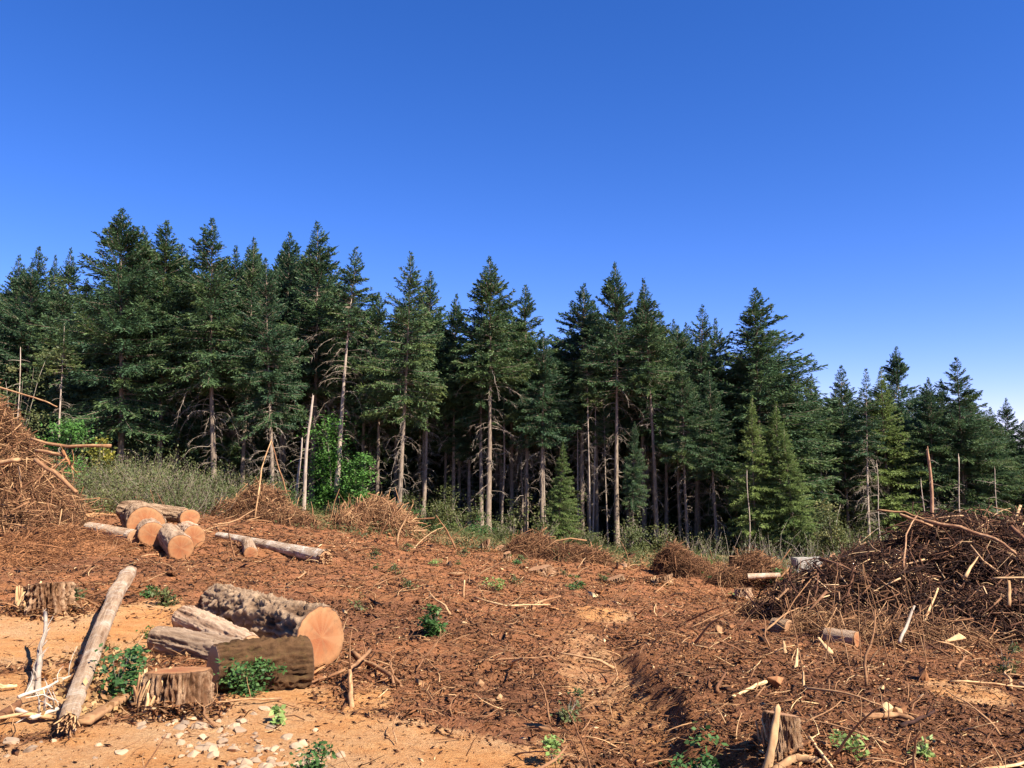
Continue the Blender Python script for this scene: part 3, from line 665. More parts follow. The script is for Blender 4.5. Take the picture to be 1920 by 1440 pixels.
# ------------------------------------------------------------------ brush piles
def pile(name_label, lobes, nst, mat, seed, tint=(.0, 1.0), Lr=(.3, 1.6), rr=(.006, .03), shell=.5, inset=.82, coremat='soil', cat='brush pile', bigs=30, steep=1.0, tp=1.6, core_t=.0, rug=.22):
    """lobes: (x, y, radius x, radius y, height)"""
    rng = np.random.RandomState(seed)
    cx, cy = lobes[0][0], lobes[0][1]; cz = Hz(cx, cy)
    def top(x, y):
        h = np.zeros_like(x)
        for lx, ly, rx, ry, hh in lobes:
            d = np.sqrt(((x - lx) / rx) ** 2 + ((y - ly) / ry) ** 2)
            h = np.maximum(h, hh * np.clip(1 - d ** (2 * steep), 0, 1) ** .8)
        return h
    def rough(x, y): return top(x, y) * (1 + rug * fb2(x * 1.3, y * 1.3, 4, seed))
    root = empty('brush_pile', (cx, cy, cz))
    xs = [l[0] - l[2] for l in lobes] + [l[0] + l[2] for l in lobes]; ys = [l[1] - l[3] for l in lobes] + [l[1] + l[3] for l in lobes]
    x0, x1, y0, y1 = min(xs), max(xs), min(ys), max(ys); N = 90
    gx_ = np.linspace(x0, x1, N); gy_ = np.linspace(y0, y1, N); A, B = np.meshgrid(gx_, gy_)
    a = A.ravel(); b = B.ravel(); z = H(a, b) - .12 + rough(a, b) * inset + .12 * fb2(a * 3, b * 3, 3, seed + 3) * (top(a, b) > .05)
    idx = np.arange(N * N).reshape(N, N); Fq = np.stack([idx[:-1, :-1], idx[:-1, 1:], idx[1:, 1:], idx[1:, :-1]], -1).reshape(-1, 4)
    core = mesh_np('soil_mound', np.stack([a - cx, b - cy, z - cz], 1), [Fq], M[coremat], {'tint': np.full(N * N, core_t), 'sand': np.zeros(N * N), 'forest': np.full(N * N, core_t), 'edge': np.zeros(N * N)}, True)
    link('soil_mound', core, root)
    acc = Acc()
    def layer(n, Lr, rr, tint, up=.35, sides=3, bend=.12, lift=0.):
        x = rng.uniform(x0, x1, n * 3); y = rng.uniform(y0, y1, n * 3); t = top(x, y)
        k = np.where((t > .10) & (rng.rand(n * 3) < .35 + t))[0][:n]; x = x[k]; y = y[k]; n = len(k); t = t[k]
        e = .15; nx_ = -(top(x + e, y) - top(x - e, y)) / (2 * e); ny_ = -(top(x, y + e) - top(x, y - e)) / (2 * e)
        Nn = unit(np.stack([nx_, ny_, np.ones(n)], 1)); z = H(x, y) + rough(x, y) + lift
        P = np.stack([x, y, z], 1) - Nn * (rng.uniform(-.12, 1, n) * np.minimum(shell, t * .8))[:, None]
        D = rng.normal(0, 1, (n, 3)); D = D - Nn * (np.sum(D * Nn, 1) * (1 - up))[:, None]
        cl = vn2(x * .9, y * .9, seed + 8) * 6.28; D = unit(D + .7 * np.stack([np.cos(cl), np.sin(cl), -.2 * np.ones(n)], 1))
        L = rng.uniform(*Lr, n) * rng.uniform(.5, 1, n); R = rng.uniform(*rr, n) * (.5 + .5 * L / Lr[1])
        P = P - D * (L / 2)[:, None]; lim = H(P[:, 0], P[:, 1]) - .1; P[:, 2] = np.maximum(P[:, 2], lim)
        ti = tint[0] + (tint[1] - tint[0]) * rng.uniform(0, 1, n) ** tp
        acc.add(*sticks(rng, P - np.array([cx, cy, cz]), D, L, R, bend, 3, sides, .45, ti))
    layer(nst, Lr, rr, tint)
    layer(nst // 6, (Lr[1] * .5, Lr[1] * 1.2), (rr[1] * .6, rr[1] * 1.1), tint, .35, 4, .12)
    layer(bigs, (Lr[1] * .8, Lr[1] * 1.9), (rr[1] * 1.0, rr[1] * 2.1), (max(tint[0], .3), tint[1]), .5, 4, .09, .05)
    o = link('branch_tangle', acc.mesh('branch_tangle', M[mat]), root); o['kind'] = 'stuff'
    tag(root, name_label, cat, 'heaps of branches left by the logging')
    return root, lambda x, y: Hz(x, y) + float(rough(np.array([x]), np.array([y]))[0])
def px(u, Yd): return (u - 960) / FPX * Yd
PR, PRtop = pile('big dark heap of tangled branches and roots at the right edge', [(12.2, 22, 4.4, 3.9, 2.45), (8.9, 20.6, 2.7, 2.2, 1.55), (14.9, 20, 4, 3.4, 2.0), (10.8, 18.6, 3.0, 2.2, .85), (7.2, 19.8, 1.5, 1.6, .8)],
     30000, 'dark_slash', 101, (.0, 1.0), (.15, 1.3), (.005, .024), .85, .70, 'dark_slash', bigs=260, tp=2.5, core_t=.05, rug=.34)
PL, PLtop = pile('tall red-brown slash heap at the left edge on the slope', [(-17.0, 23, 4.9, 3.6, 4.5), (-13.7, 22, 1.9, 1.7, 1.0), (-15.2, 20.6, 2.6, 1.5, .7)],
     26000, 'slash_wood', 102, (.0, .80), (.15, 1.2), (.004, .020), .6, .78, 'slash_wood', bigs=170, tp=1.2, core_t=.25, rug=.3, steep=.62)
pile('pointed heap of brown brush in front of the whitish trunk', [(px(497, 36), 36, 1.5, 1.4, 1.55), (px(540, 35), 35.2, 1.5, 1.2, .65), (px(445, 36), 36, 1.1, 1.1, .7)], 4200, 'slash_wood', 103, (0.00, 0.80), (.3, 1.3), (.008, .022), .4, .8, 'slash_wood', bigs=24, tp=1.2, core_t=.25)
pile('flat-topped heap of long grey-brown sticks below the shaggy fir', [(px(708, 38), 38, 1.35, 1.3, 1.3), (px(745, 37), 37.2, 1.0, 1.1, .95), (px(662, 37), 37, 1.1, 1.1, .65)], 3800, 'slash_wood', 104, (0.10, 0.85), (.5, 2.0), (.009, .026), .4, .78, 'slash_wood', bigs=40, tp=1.0, core_t=.2)
pile('low wide heap of grey twigs right of the middle', [(px(1010, 36), 36, 1.5, 1.2, .9), (px(1075, 35.5), 35.5, 1.7, 1.2, .7)], 4200, 'slash_wood', 105, (0.00, 0.70), (.3, 1.3), (.008, .02), .35, .8, 'slash_wood', bigs=16, tp=1.2, core_t=.22)
pile('round reddish heap of fine brush beside the crooked scruffy trunk', [(px(1262, 33), 33, .95, .95, 1.05), (px(1292, 32.4), 32.4, 1.0, .9, .7)], 3200, 'slash_wood', 106, (0.00, 0.60), (.3, 1.1), (.008, .018), .35, .8, 'slash_wood', bigs=8, tp=1.2, core_t=.18)
pile('small heap of twigs with a peeled log on it beside the big dark heap', [(px(1408, 30), 30, 1.25, 1.1, 1.0), (px(1375, 29.4), 29.4, 1.0, .9, .6), (px(1440, 29.4), 29.4, 1.0, .9, .6)], 3200, 'slash_wood', 107, (0.00, 0.65), (.3, 1.2), (.008, .02), .35, .8, 'slash_wood', bigs=12, tp=1.2, core_t=.18)
pile('spread of loose sticks at the left foot of the big dark heap', [(px(1500, 20), 20.5, 1.5, 1.7, .45), (px(1560, 17), 17.3, 1.3, 1.2, .35), (px(1700, 16), 16.3, 1.8, 1.0, .35)], 2600, 'slash_wood', 108, (0.00, 0.80), (.3, 1.5), (.005, .016), .3, .7, 'dark_slash', bigs=16, tp=1.1, core_t=.3)
pile('ragged mat of dug-up twigs left of the pair of cut logs', [(px(175, 21), 20.2, 1.8, 1.3, .4), (px(60, 18), 17.5, 1.4, 1.3, .3)], 1800, 'mulch', 109, (.0, .55), (.15, .7), (.005, .014), .25, .8, 'mulch', bigs=6, tp=1.2, core_t=.35)

# ------------------------------------------------------------------ logs
def make_log(p0, p1, r0, r1, bark, label, cut='fresh_cut', seed=0, rough=.06, ends=(1, 1), seg=None, stretch=1.2, splinter=None, cat='log', group=None, fiss=7., tilt=0.0, bend=0.0, bulge=0.0, yaw=0.0):
    p0 = Vector(p0); p1 = Vector(p1); ax_ = (p1 - p0); L = ax_.length
    rot = ax_.to_track_quat('X', 'Z')
    root = empty('felled_log', p0); root.rotation_mode = 'QUATERNION'; root.rotation_quaternion = rot
    ns = 84; nl = seg or max(24, int(L * 34))
    s = np.linspace(0, 1, nl); th = np.linspace(0, 2 * np.pi, ns, endpoint=False)
    S, T = np.meshgrid(s, th, indexing='ij'); R = r0 + (r1 - r0) * S
    cy_, sz_ = np.cos(T), np.sin(T); xx = S * L
    wq = .5 * vn3(cy_ * 2, sz_ * 2, xx * 2.2, seed + 7)
    n1 = vn3(cy_ * fiss * .5 + seed + wq * 2, sz_ * fiss * .5 + wq, xx * stretch, seed); n2 = vn3(cy_ * fiss * 1.3, sz_ * fiss * 1.3 + seed, xx * stretch * 2.6, seed + 1)
    n3 = vn3(cy_ * 14, sz_ * 14, xx * 9, seed + 2); low = vn3(cy_ * 1.2, sz_ * 1.2, xx * .9, seed + 3)
    ridge = 1 - np.abs(n1 * 2 - 1) * .7 - np.abs(n2 * 2 - 1) * .5
    R = R * (1 + rough * (ridge - .5) * 1.6 + rough * .9 * (n3 - .5) + rough * .7 * (vn3(cy_ * 30, sz_ * 30, xx * 26, seed + 5) - .5) + (.06 + bulge) * (low - .5))
    # bark edge stays close to the cut
    bz = bend * L * 4 * S * (1 - S)
    de = np.minimum(xx, L - xx); fe = (.25 + .75 * ss(0, .10, de)); Rm = (r0 + (r1 - r0) * S) * (1 + .05 * np.cos(2 * T + seed) + .03 * np.cos(3 * T + seed * 2)); R = Rm * (1 + fe * (R / (r0 + (r1 - r0) * S) - 1))
    V = np.stack([xx + yaw * cy_ * R * S ** 9, cy_ * R, sz_ * R + bz], -1).reshape(-1, 3)
    idx = np.arange(nl * ns).reshape(nl, ns); nxt = np.roll(idx, -1, 1)
    F = np.stack([idx[:-1], idx[1:], nxt[1:], nxt[:-1]], -1).reshape(-1, 4)
    me = mesh_np('bark', V, [F], M[bark], {'ridge': np.clip(ridge, 0, 1).ravel(), 'tint': np.full(len(V), .5)}, True); link('bark', me, root)
    rng = np.random.RandomState(seed + 9)
    for e in (0, 1):
        xe = 0 if e == 0 else L; k = 0 if e == 0 else nl - 1
        if ends[e] == 2:      # torn, splintered end
            n = 60; a = rng.uniform(0, 6.28, n); q = np.sqrt(rng.uniform(0, .92, n)) * (r0 if e == 0 else r1)
            P = np.stack([np.full(n, -.10), np.cos(a) * q, np.sin(a) * q], 1); D = unit(np.stack([np.ones(n), rng.normal(0, .14, n), rng.normal(0, .14, n)], 1))
            if e == 0: P[:, 0] *= -1; D[:, 0] *= -1
            acc = Acc(); acc.add(*sticks(rng, P, D, rng.uniform(.10, .24, n), (r0 if e == 0 else r1) * .22, .04, 2, 4, .25, rng.uniform(0, .6, n)))
            link('splintered_end', acc.mesh('splintered_end', M['pale_wood']), root, (xe, 0, 0))
            V2 = V[idx[k]] * np.array([1, .9, .9]); ring = np.concatenate([V2 - [xe, 0, 0], [[-.03 if e else .03, 0, 0]]])
            Ft = np.array([[q_, (q_ + 1) % ns, ns] for q_ in range(ns)]); Ft = Ft if e else Ft[:, ::-1]
            link('cut_face', mesh_np('cut_face', ring, [Ft], M['dull_cut'], {'rr': np.append(np.ones(ns), 0), 'tint': np.full(ns + 1, .5)}), root, (xe, 0, 0))
            continue
        rings = []; rr_ = []
        base = V[idx[k]] - np.array([xe, 0, bz[k, 0]])
        for f in (.975, .8, .6, .4, .2):
            q = base * f; q[:, 0] = base[:, 0] * f + (.012 if e else -.012) ; rings.append(q); rr_.append(np.full(ns, f))
        Vc = np.concatenate([base] + rings + [[[.012 if e else -.012, 0, 0]]]); rr_ = np.concatenate([np.ones(ns)] + rr_ + [[0.]])
        Fq = np.concatenate([np.stack([np.arange(ns) + j * ns, (np.arange(ns) + 1) % ns + j * ns, (np.arange(ns) + 1) % ns + (j + 1) * ns, np.arange(ns) + (j + 1) * ns], 1) for j in range(5)])
        Ft = np.stack([np.arange(ns) + 5 * ns, (np.arange(ns) + 1) % ns + 5 * ns, np.full(ns, 6 * ns)], 1)
        if e == 0: Fq = Fq[:, ::-1]; Ft = Ft[:, ::-1]
        link('cut_face', mesh_np('cut_face', Vc, [Ft, Fq], M[cut], {'rr': rr_, 'tint': rr_}, False), root, (xe, 0, bz[k, 0]))
    tag(root, label, cat, group); return root
def rest(u, Yd, r, lift=0.): 
    x = px(u, Yd); return (x, Yd, Hz(x, Yd) + r * .92 + lift)
# foreground group
make_log(rest(416, 13.6, .27), rest(610, 10.45, .37), .29, .385, 'rough_bark', 'thickest log, rough grey bark, its big orange sawn face turned to the right', seed=1, rough=.20, fiss=9, stretch=1.6, bulge=.34, seg=300, yaw=-.45)
make_log(rest(362, 12.3, .19), rest(482, 10.6, .15), .215, .17, 'shaggy_bark', 'short pale log with shaggy stringy bark between two thicker ones', seed=2, rough=.12, stretch=1.0, fiss=10, cut='dull_cut')
make_log(rest(312, 11.0, .15), rest(468, 10.1, .14), .18, .20, 'grey_bark', 'cracked grey-brown log lying just behind the foreground stump', seed=3, rough=.14, stretch=1.2, cut='dull_cut', bulge=.1)
make_log(rest(415, 9.0, .23), rest(581, 9.6, .25), .24, .265, 'mossy_bark', 'dark mossy log piece in front of the big orange sawn face', seed=4, rough=.24, stretch=2.2, cut='dull_cut', fiss=9, bulge=.22, seg=160)
# birch pole
a = at(239, 1092); b = at(152, 1362)
make_log((a[0], a[1] + .3, Hz(*a) + .17), (b[0], b[1], Hz(*b) + .12), .14, .07, 'birch_bark', 'long narrow birch log pointing towards the viewer at the left', seed=5, rough=.06, ends=(1, 2), stretch=.9, fiss=4, bend=.016, bulge=.30)
# middle log pile
make_log(rest(176, 23.4, .15), rest(262, 21.4, .17, .05), .16, .20, 'birch_bark', 'short birch log at the left of the middle log pile', seed=6, rough=.05, ends=(1, 1), fiss=4, cut='dull_cut')
make_log(rest(262, 25.2, .42), rest(281, 22.4, .44, .1), .44, .47, 'rough_bark', 'widest log of the middle pile, orange face towards the viewer', seed=7, rough=.10, cut='fresh_cut')
make_log(rest(283, 23.5, .28), rest(293, 21.3, .30), .29, .33, 'grey_bark', 'cut log lying in front of the widest face of the middle pile', seed=8, rough=.08, cut='fresh_cut')
make_log(rest(322, 21.7, .28), rest(347, 20.3, .29), .30, .32, 'grey_bark', 'log with round orange face nearest the viewer in the middle pile', seed=9, rough=.08, cut='fresh_cut')
make_log(rest(352, 23.6, .28), rest(370, 21.9, .28), .29, .31, 'shaggy_bark', 'log with reddish face at the right end of the middle pile', seed=10, rough=.08, cut='fresh_cut')
make_log(rest(236, 24.6, .25, .35), rest(352, 23.9, .22, .45), .24, .20, 'rough_bark', 'log lying crosswise on top at the back of the middle pile', seed=11, rough=.14, cut='dull_cut')
make_log(rest(348, 25.0, .25, .28), rest(362, 23.4, .25, .34), .22, .26, 'rough_bark', 'short yellow-faced block at the upper right of the middle pile', seed=12, rough=.1, cut='fresh_cut')
make_log(rest(470, 22.6, .15), rest(477, 21.2, .15), .15, .17, 'grey_bark', 'small lone cut log half sunk in the soil near the white birch', seed=13, rough=.06, cut='fresh_cut')
make_log(rest(416, 24.6, .10), rest(616, 21.2, .19), .10, .20, 'white_bark', 'long white birch log with a torn yellow end', seed=14, rough=.05, ends=(1, 2), fiss=4)
# right side pieces
make_log(rest(1537, 15.3, .13), rest(1592, 14.9, .14), .15, .14, 'grey_bark', 'short brown log with yellow ends among loose sticks', seed=15, rough=.06, ends=(2, 1), cut='fresh_cut')
make_log(rest(1440, 17.2, .14), rest(1468, 16.9, .14), .15, .17, 'rough_bark', 'stubby dark block of log left of the big dark heap', seed=16, rough=.08, cut='dull_cut')
make_log((px(1395, 28.6), 28.6, Hz(px(1395, 28.6), 28.6) + .50), (px(1455, 28.4), 28.4, Hz(px(1455, 28.4), 28.4) + .58), .10, .08, 'birch_bark', 'peeled pinkish log resting on the small twig heap', seed=17, rough=.05)
# poles on the heaps
def pole(pts, r0, r1, label, mat='slash_wood', tint=.7, name='loose_pole', cat='pole', twigs=0, seed=0, group=None):
    rng = np.random.RandomState(seed); pts = np.array(pts, float); 
    s = np.linspace(0, len(pts) - 1, 5 * (len(pts) - 1) + 1); P = np.stack([np.interp(s, range(len(pts)), pts[:, q]) for q in range(3)], 1)
    LL = float(np.linalg.norm(P[-1] - P[0])); q_ = np.linspace(0, 1, len(P))[:, None]; P = P + sum(np.sin(np.pi * k_ * q_) * rng.normal(0, .009 * LL / k_, (1, 3)) for k_ in (1, 2, 3, 5)); P[1:-1] += rng.normal(0, r0 * .12, (len(P) - 2, 3)); c = P[0].copy(); P = P - c
    acc = Acc(); V, F, a = tube(P, np.linspace(r0, r1, len(P)), 8, tint, .12, seed); a = np.clip(a + rng.normal(0, .1, len(a)), 0, 1); acc.add(V, F, a)
    if twigs:
        i = rng.randint(1, len(P), twigs); acc.add(*sticks(rng, P[i], unit(rng.normal(0, 1, (twigs, 3)) + [0, 0, .3]), rng.uniform(.1, .5, twigs), r1 * .6, .15, 3, 4, .3, tint))
    o = link(name, acc.mesh(name, M[mat], True), None, c); tag(o, label, cat, group); return o
def P3(u, v, Yd): return (px(u, Yd), Yd, CAMZ - (v - VH) / FPX * Yd)
pole([P3(1725, 974, 19.6), P3(1790, 985, 19.2), P3(1850, 1008, 18.9), P3(1893, 1036, 18.6)], 0.049, 0.026, 'long smooth pole sloping down right across the top of the big dark heap', 'dark_slash', .75, seed=1)
pole([P3(1638, 955, 21.5), P3(1690, 957, 21.3), P3(1725, 972, 21)], 0.030, 0.019, 'pale stick jutting out left from the top of the big dark heap', 'slash_wood', .62, seed=2)
pole([P3(1680, 963, 19.9), P3(1740, 985, 19.7)], 0.038, 0.030, 'thick broken stick lying on the upper left of the big dark heap', 'dark_slash', .75, seed=3)
pole([P3(1683, 1060, 18.3), P3(1690, 1000, 18.9), P3(1712, 965, 19.6)], 0.022, 0.015, 'upright bent stick on the left face of the big dark heap', 'dark_slash', .75, seed=4)
pole([P3(1796, 1078, 18.1), P3(1822, 1040, 18.5)], 0.045, 0.007, 'yellow splintered slab in the face of the big dark heap', 'pale_wood', .7, seed=5)
pole([P3(1845, 1080, 17.7), P3(1920, 1078, 17.5)], 0.022, 0.022, 'greyish curved branch near the right edge of the big dark heap', 'slash_wood', .8, seed=6)
pole([P3(1874, 1130, 16.6), P3(1876, 1085, 17)], 0.038, 0.030, 'short orange upright stub low on the big dark heap', 'pale_wood', .3, seed=7)
pole([P3(1718, 1158, 16.3), P3(1745, 1098, 17.2)], 0.026, 0.019, 'leaning brown stick low on the front of the big dark heap', 'slash_wood', .8, seed=8)
pole([P3(1670, 1195, 15), P3(1700, 1130, 16)], 0.034, 0.022, 'leaning grey stick in front of the big dark heap', 'grey_wood', .6, seed=9)
pole([P3(1885, 985, 20), P3(1925, 1020, 19.5), P3(1990, 1050, 19)], 0.053, 0.038, 'thick branch sloping off the right edge of the picture', 'dark_slash', .6, seed=10)
pole([P3(-40, 715, 21.4), P3(60, 745, 21), P3(106, 763, 20.8)], 0.026, 0.015, 'long thin peeled stick high on the left heap pointing right', 'slash_wood', .72, seed=11)
pole([P3(60, 823, 20.3), P3(130, 838, 20), P3(210, 836, 19.8)], 0.034, 0.041, 'pink peeled pole jutting right out of the left heap', 'slash_wood', .65, seed=12)
pole([P3(70, 845, 20.1), P3(125, 853, 19.9)], 0.045, 0.038, 'short pinkish stub below the jutting pole on the left heap', 'slash_wood', .62, seed=13)
pole([P3(70, 862, 19.6), P3(110, 890, 19.2), P3(150, 922, 18.9)], 0.053, 0.045, 'brown pole sloping down to the ground at the foot of the left heap', 'slash_wood', .62, seed=14)
pole([P3(120, 845, 19.9), P3(130, 862, 19.8), P3(142, 880, 19.7)], 0.038, 0.022, 'red root dangling from the jutting pole of the left heap', 'mulch', .5, seed=15, twigs=14)
pole([P3(-20, 870, 19.4), P3(40, 862, 19.2)], 0.060, 0.053, 'thick reddish pole end low on the left heap', 'slash_wood', .75, seed=16)
# teepee of two thin sticks on the pointed heap
pole([rest(482, 34.5, 0), P3(493, 880, 35.4), P3(510, 826, 36)], 0.038, 0.022, 'left stick of the tall pair leaning together over the pointed heap', 'slash_wood', .75, seed=17)
pole([P3(541, 925, 35.4), P3(522, 870, 35.7), P3(509, 824, 36)], 0.030, 0.022, 'right stick of the tall pair leaning together over the pointed heap', 'slash_wood', .5, seed=18)

# ------------------------------------------------------------------ stumps
BASES = []
def stump(u, v, r, h, label, seed=0, bark='stump_bark', cut='dull_cut', flare=.5, splint=0, tilt=(0, 0), Yd=None, rough=.10, group=None, sink=.1):
    if Yd is None: x, y = at(u, v)
    else: y = Yd; x = px(u, Yd)
    rng = np.random.RandomState(seed)
    root = empty('tree_stump', (x, y, Hz(x, y) - sink * .3)); root.rotation_euler = (0, 0, rng.uniform(0, 6))
    BASES.append((x, y, r, h)); ns = 220; nl = 90; th = np.linspace(0, 2 * np.pi, ns, endpoint=False); s = np.linspace(-.35, 1, nl)
    S, T = np.meshgrid(s, th, indexing='ij'); z = S * h
    lob = .5 + .5 * np.cos(T * 5 + seed + 1.2 * np.sin(T + seed))
    fl = np.exp(-np.clip(z, -1, 9) / (h * .35)) * flare
    n1 = vn3(np.cos(T) * 5, np.sin(T) * 5, z * 3, seed); n2 = vn3(np.cos(T) * 15, np.sin(T) * 15, z * 6, seed + 1); n4 = vn3(np.cos(T) * 40, np.sin(T) * 40, z * 28, seed + 2); ridge = 1 - np.abs(n1 * 2 - 1) * .5 - np.abs(n2 * 2 - 1) * .7 - n4 * .35
    R = r * (1 + .07 * np.cos(2 * T + seed) + .16 * (vn3(np.cos(T) * 1.6, np.sin(T) * 1.6, z * 1.5, seed + 4) - .5) + rough * .8 * (vn3(np.cos(T) * 24, np.sin(T) * 24, z * 22, seed + 6) - .5) + fl * (.25 + .75 * lob) * .6 + rough * (ridge - .5) * 1.5)
    zz = z + (tilt[0] * np.cos(T) + tilt[1] * np.sin(T)) * R * np.clip(S, 0, 1) ** 2
    V = np.stack([np.cos(T) * R, np.sin(T) * R, zz], -1).reshape(-1, 3)
    idx = np.arange(nl * ns).reshape(nl, ns); nxt = np.roll(idx, -1, 1); F = np.stack([idx[:-1], nxt[:-1], nxt[1:], idx[1:]], -1).reshape(-1, 4)
    link('bark', mesh_np('bark', V, [F], M[bark], {'ridge': np.clip(ridge, 0, 1).ravel(), 'tint': np.full(len(V), .5)}, True), root)
    base = V[idx[-1]]; c = base.mean(0); b = base - c; rings = [b]; rr_ = [np.ones(ns)]
    for f in (.97, .8, .6, .4, .2): q = b * f; q[:, 2] += .012; rings.append(q); rr_.append(np.full(ns, f))
    Vc = np.concatenate(rings + [[[0, 0, .012]]]); rr_ = np.concatenate(rr_ + [[0.]])
    # ring texture reads Y,Z: rotate the cap so that its normal is local X
    Vr = np.stack([Vc[:, 2], Vc[:, 0], Vc[:, 1]], 1)
    Fq = np.concatenate([np.stack([np.arange(ns) + j * ns, (np.arange(ns) + 1) % ns + j * ns, (np.arange(ns) + 1) % ns + (j + 1) * ns, np.arange(ns) + (j + 1) * ns], 1) for j in range(5)])
    Ft = np.stack([np.arange(ns) + 5 * ns, (np.arange(ns) + 1) % ns + 5 * ns, np.full(ns, 6 * ns)], 1)
    cap = link('cut_face', mesh_np('cut_face', Vr, [Ft, Fq], M[cut], {'rr': rr_, 'tint': rr_}), root, c)
    cap.rotation_euler = Matrix(((0, 1, 0), (0, 0, 1), (1, 0, 0))).to_euler()
    if splint:
        root.rotation_euler = (0, 0, 0)
        n = splint; a = rng.normal(math.pi + .4, .45, n); q = r * rng.uniform(.92, 1.3, n)
        P = np.stack([np.cos(a) * q, np.sin(a) * q, rng.uniform(-.08, .1, n) * h], 1); D = unit(np.stack([np.cos(a) * rng.uniform(-.5, .12, n), np.sin(a) * rng.uniform(-.4, .1, n), np.ones(n)], 1) + rng.normal(0, .08, (n, 3)))
        acc = Acc(); acc.add(*sticks(rng, P, D, h * rng.uniform(.35, 1.1, n), r * rng.uniform(.05, .17, n), .06, 4, 4, .25, rng.uniform(0, 1, n)))
        link('splinters', acc.mesh('splinters', M['pale_wood']), root)
    tag(root, label, 'stump', group); return root
stump(352, 1312, .285, .38, 'big foreground stump with torn pale wood on its left side', 1, splint=110, tilt=(.03, -.13), cut='fresh_cut', flare=.5, rough=.2)
stump(104, 1136, .33, .40, 'weathered stump half buried at the left below the dirt road', 2, splint=40, flare=.7, rough=.3, tilt=(.12, -.16))
stump(1449, 1384, .135, .30, 'foreground stump on the right with a slab leaning on it', 3, flare=1.1, rough=.24, tilt=(-.15, -.2), splint=26)
stump(1386, 1118, .22, .34, 'small grey stump with pale top near the small twig heap', 4, 'shaggy_bark', flare=1.0, rough=.25, tilt=(.15, -.1))
stump(1237, 1090, .30, .26, 'low reddish stump among green weeds right of the middle', 5, cut='fresh_cut', flare=1.3, rough=.3, tilt=(.3, -.2), splint=12)
stump(1150, 1088, .26, .20, 'flat broad brown stump left of the low reddish one', 6, 'rough_bark', flare=1.4, rough=.35, tilt=(.2, .3))
stump(1035, 1040, .17, .58, 'upright orange split stump in front of the low wide twig heap', 7, flare=.7, splint=40, rough=.4, tilt=(.9, .4))
stump(951, 1050, .12, .38, 'small pale stump with splintered top left of the low wide twig heap', 8, flare=1.2, splint=36, rough=.3, tilt=(.3, .3))
stump(909, 1030, .22, .38, 'rounded orange-brown stump before the thick middle trunk', 9, flare=.7, cut='fresh_cut', rough=.35, tilt=(.6, -.4))
stump(937, 1032, .2, .22, 'dull brown stump just right of the rounded orange-brown one', 10, 'rough_bark', flare=1.2, rough=.35, tilt=(-.4, .3))
stump(1166, 1062, .13, .22, 'tiny pale stump in the weeds below the straight bare trunk', 11, 'shaggy_bark', flare=.3)
stump(1008, 1068, .42, .16, 'wide flat red earth-covered stump in the middle distance', 12, 'stump_bark', flare=1.3, cut='dull_cut', rough=.35, tilt=(.12, -.15))
stump(417, 940, .20, 1.1, 'short greenish broken stump right of the arching dead limbs trunk', 13, 'mossy_bark', Yd=47, flare=.2, splint=20)
stump(1367, 1060, .13, .7, 'small greenish post-like stump behind the small twig heap', 14, 'mossy_bark', Yd=36, flare=.1)
# chunks and slabs
def slab(pts, w, t, label, mat='pale_wood', tint=.6, seed=0, taper=.35, up=(0, -1, .3), cat='wood slab', name='split_slab'):
    rng = np.random.RandomState(seed); P = np.array(pts, float); s = np.linspace(0, len(P) - 1, 12); P = np.stack([np.interp(s, range(len(P)), P[:, q]) for q in range(3)], 1)
    D = unit(np.gradient(P, axis=0)); U = np.array(up, float)[None] * np.ones((12, 1)); S_ = unit(np.cross(D, U)); N = np.cross(S_, D)
    ww = (w * (1 - (1 - taper) * np.linspace(0, 1, 12)) * rng.uniform(.88, 1.1, 12))[:, None]; tt = (t * rng.uniform(.8, 1.2, 12))[:, None]
    prof = [(-1, -.7), (-.6, -1), (.6, -1), (1, -.6), (1, .5), (.5, 1), (-.55, 1), (-1, .6)]
    V = np.stack([P + S_ * ww * a_ + N * tt * b_ for a_, b_ in prof], 1) + rng.normal(0, t * .12, (12, 8, 3)); c = P[0].copy()
    idx = np.arange(96).reshape(12, 8); nxt = np.roll(idx, -1, 1); F = np.stack([idx[:-1], idx[1:], nxt[1:], nxt[:-1]], -1).reshape(-1, 4)
    V = np.concatenate([V.reshape(-1, 3), P[:1] - D[:1] * t * .5, P[-1:] + D[-1:] * t * 2]) - c
    Ft = np.array([[96, q, (q + 1) % 8] for q in range(8)] + [[97, 88 + (q + 1) % 8, 88 + q] for q in range(8)])
    a = np.clip(tint + rng.normal(0, .12, len(V)), 0, 1)
    o = link(name, mesh_np(name, V, [Ft, F], M[mat], {'tint': a}), None, c); tag(o, label, cat); return o
b0 = at(1420, 1425); 
slab([(b0[0], b0[1], Hz(*b0) - .02), (px(1434, 6.65), 6.65, CAMZ - (1370 - VH) / FPX * 6.65), (px(1444, 6.75), 6.75, CAMZ - (1312 - VH) / FPX * 6.75)], .042, .018, 'pale weathered plank leaning on the right foreground stump', tint=.55, taper=.5, seed=1)
b1 = at(1432, 1430); b2 = at(1475, 1412); b3 = at(1512, 1412)
slab([(b1[0], b1[1], Hz(*b1) + .03), (b2[0], b2[1], Hz(*b2) + .06), (b3[0], b3[1], Hz(*b3) + .04)], .02, .028, 'yellow curved splinter lying before the right foreground stump', tint=.35, taper=.5, seed=2, up=(0, 0, 1))
b1 = at(180, 1345); b2 = at(256, 1305)
slab([(b1[0], b1[1], Hz(*b1) + .04), (b2[0], b2[1], Hz(*b2) + .07)], .07, .03, 'brown split slab lying between birch log and foreground stump', tint=.15, taper=.7, seed=3, up=(0, -.4, 1))
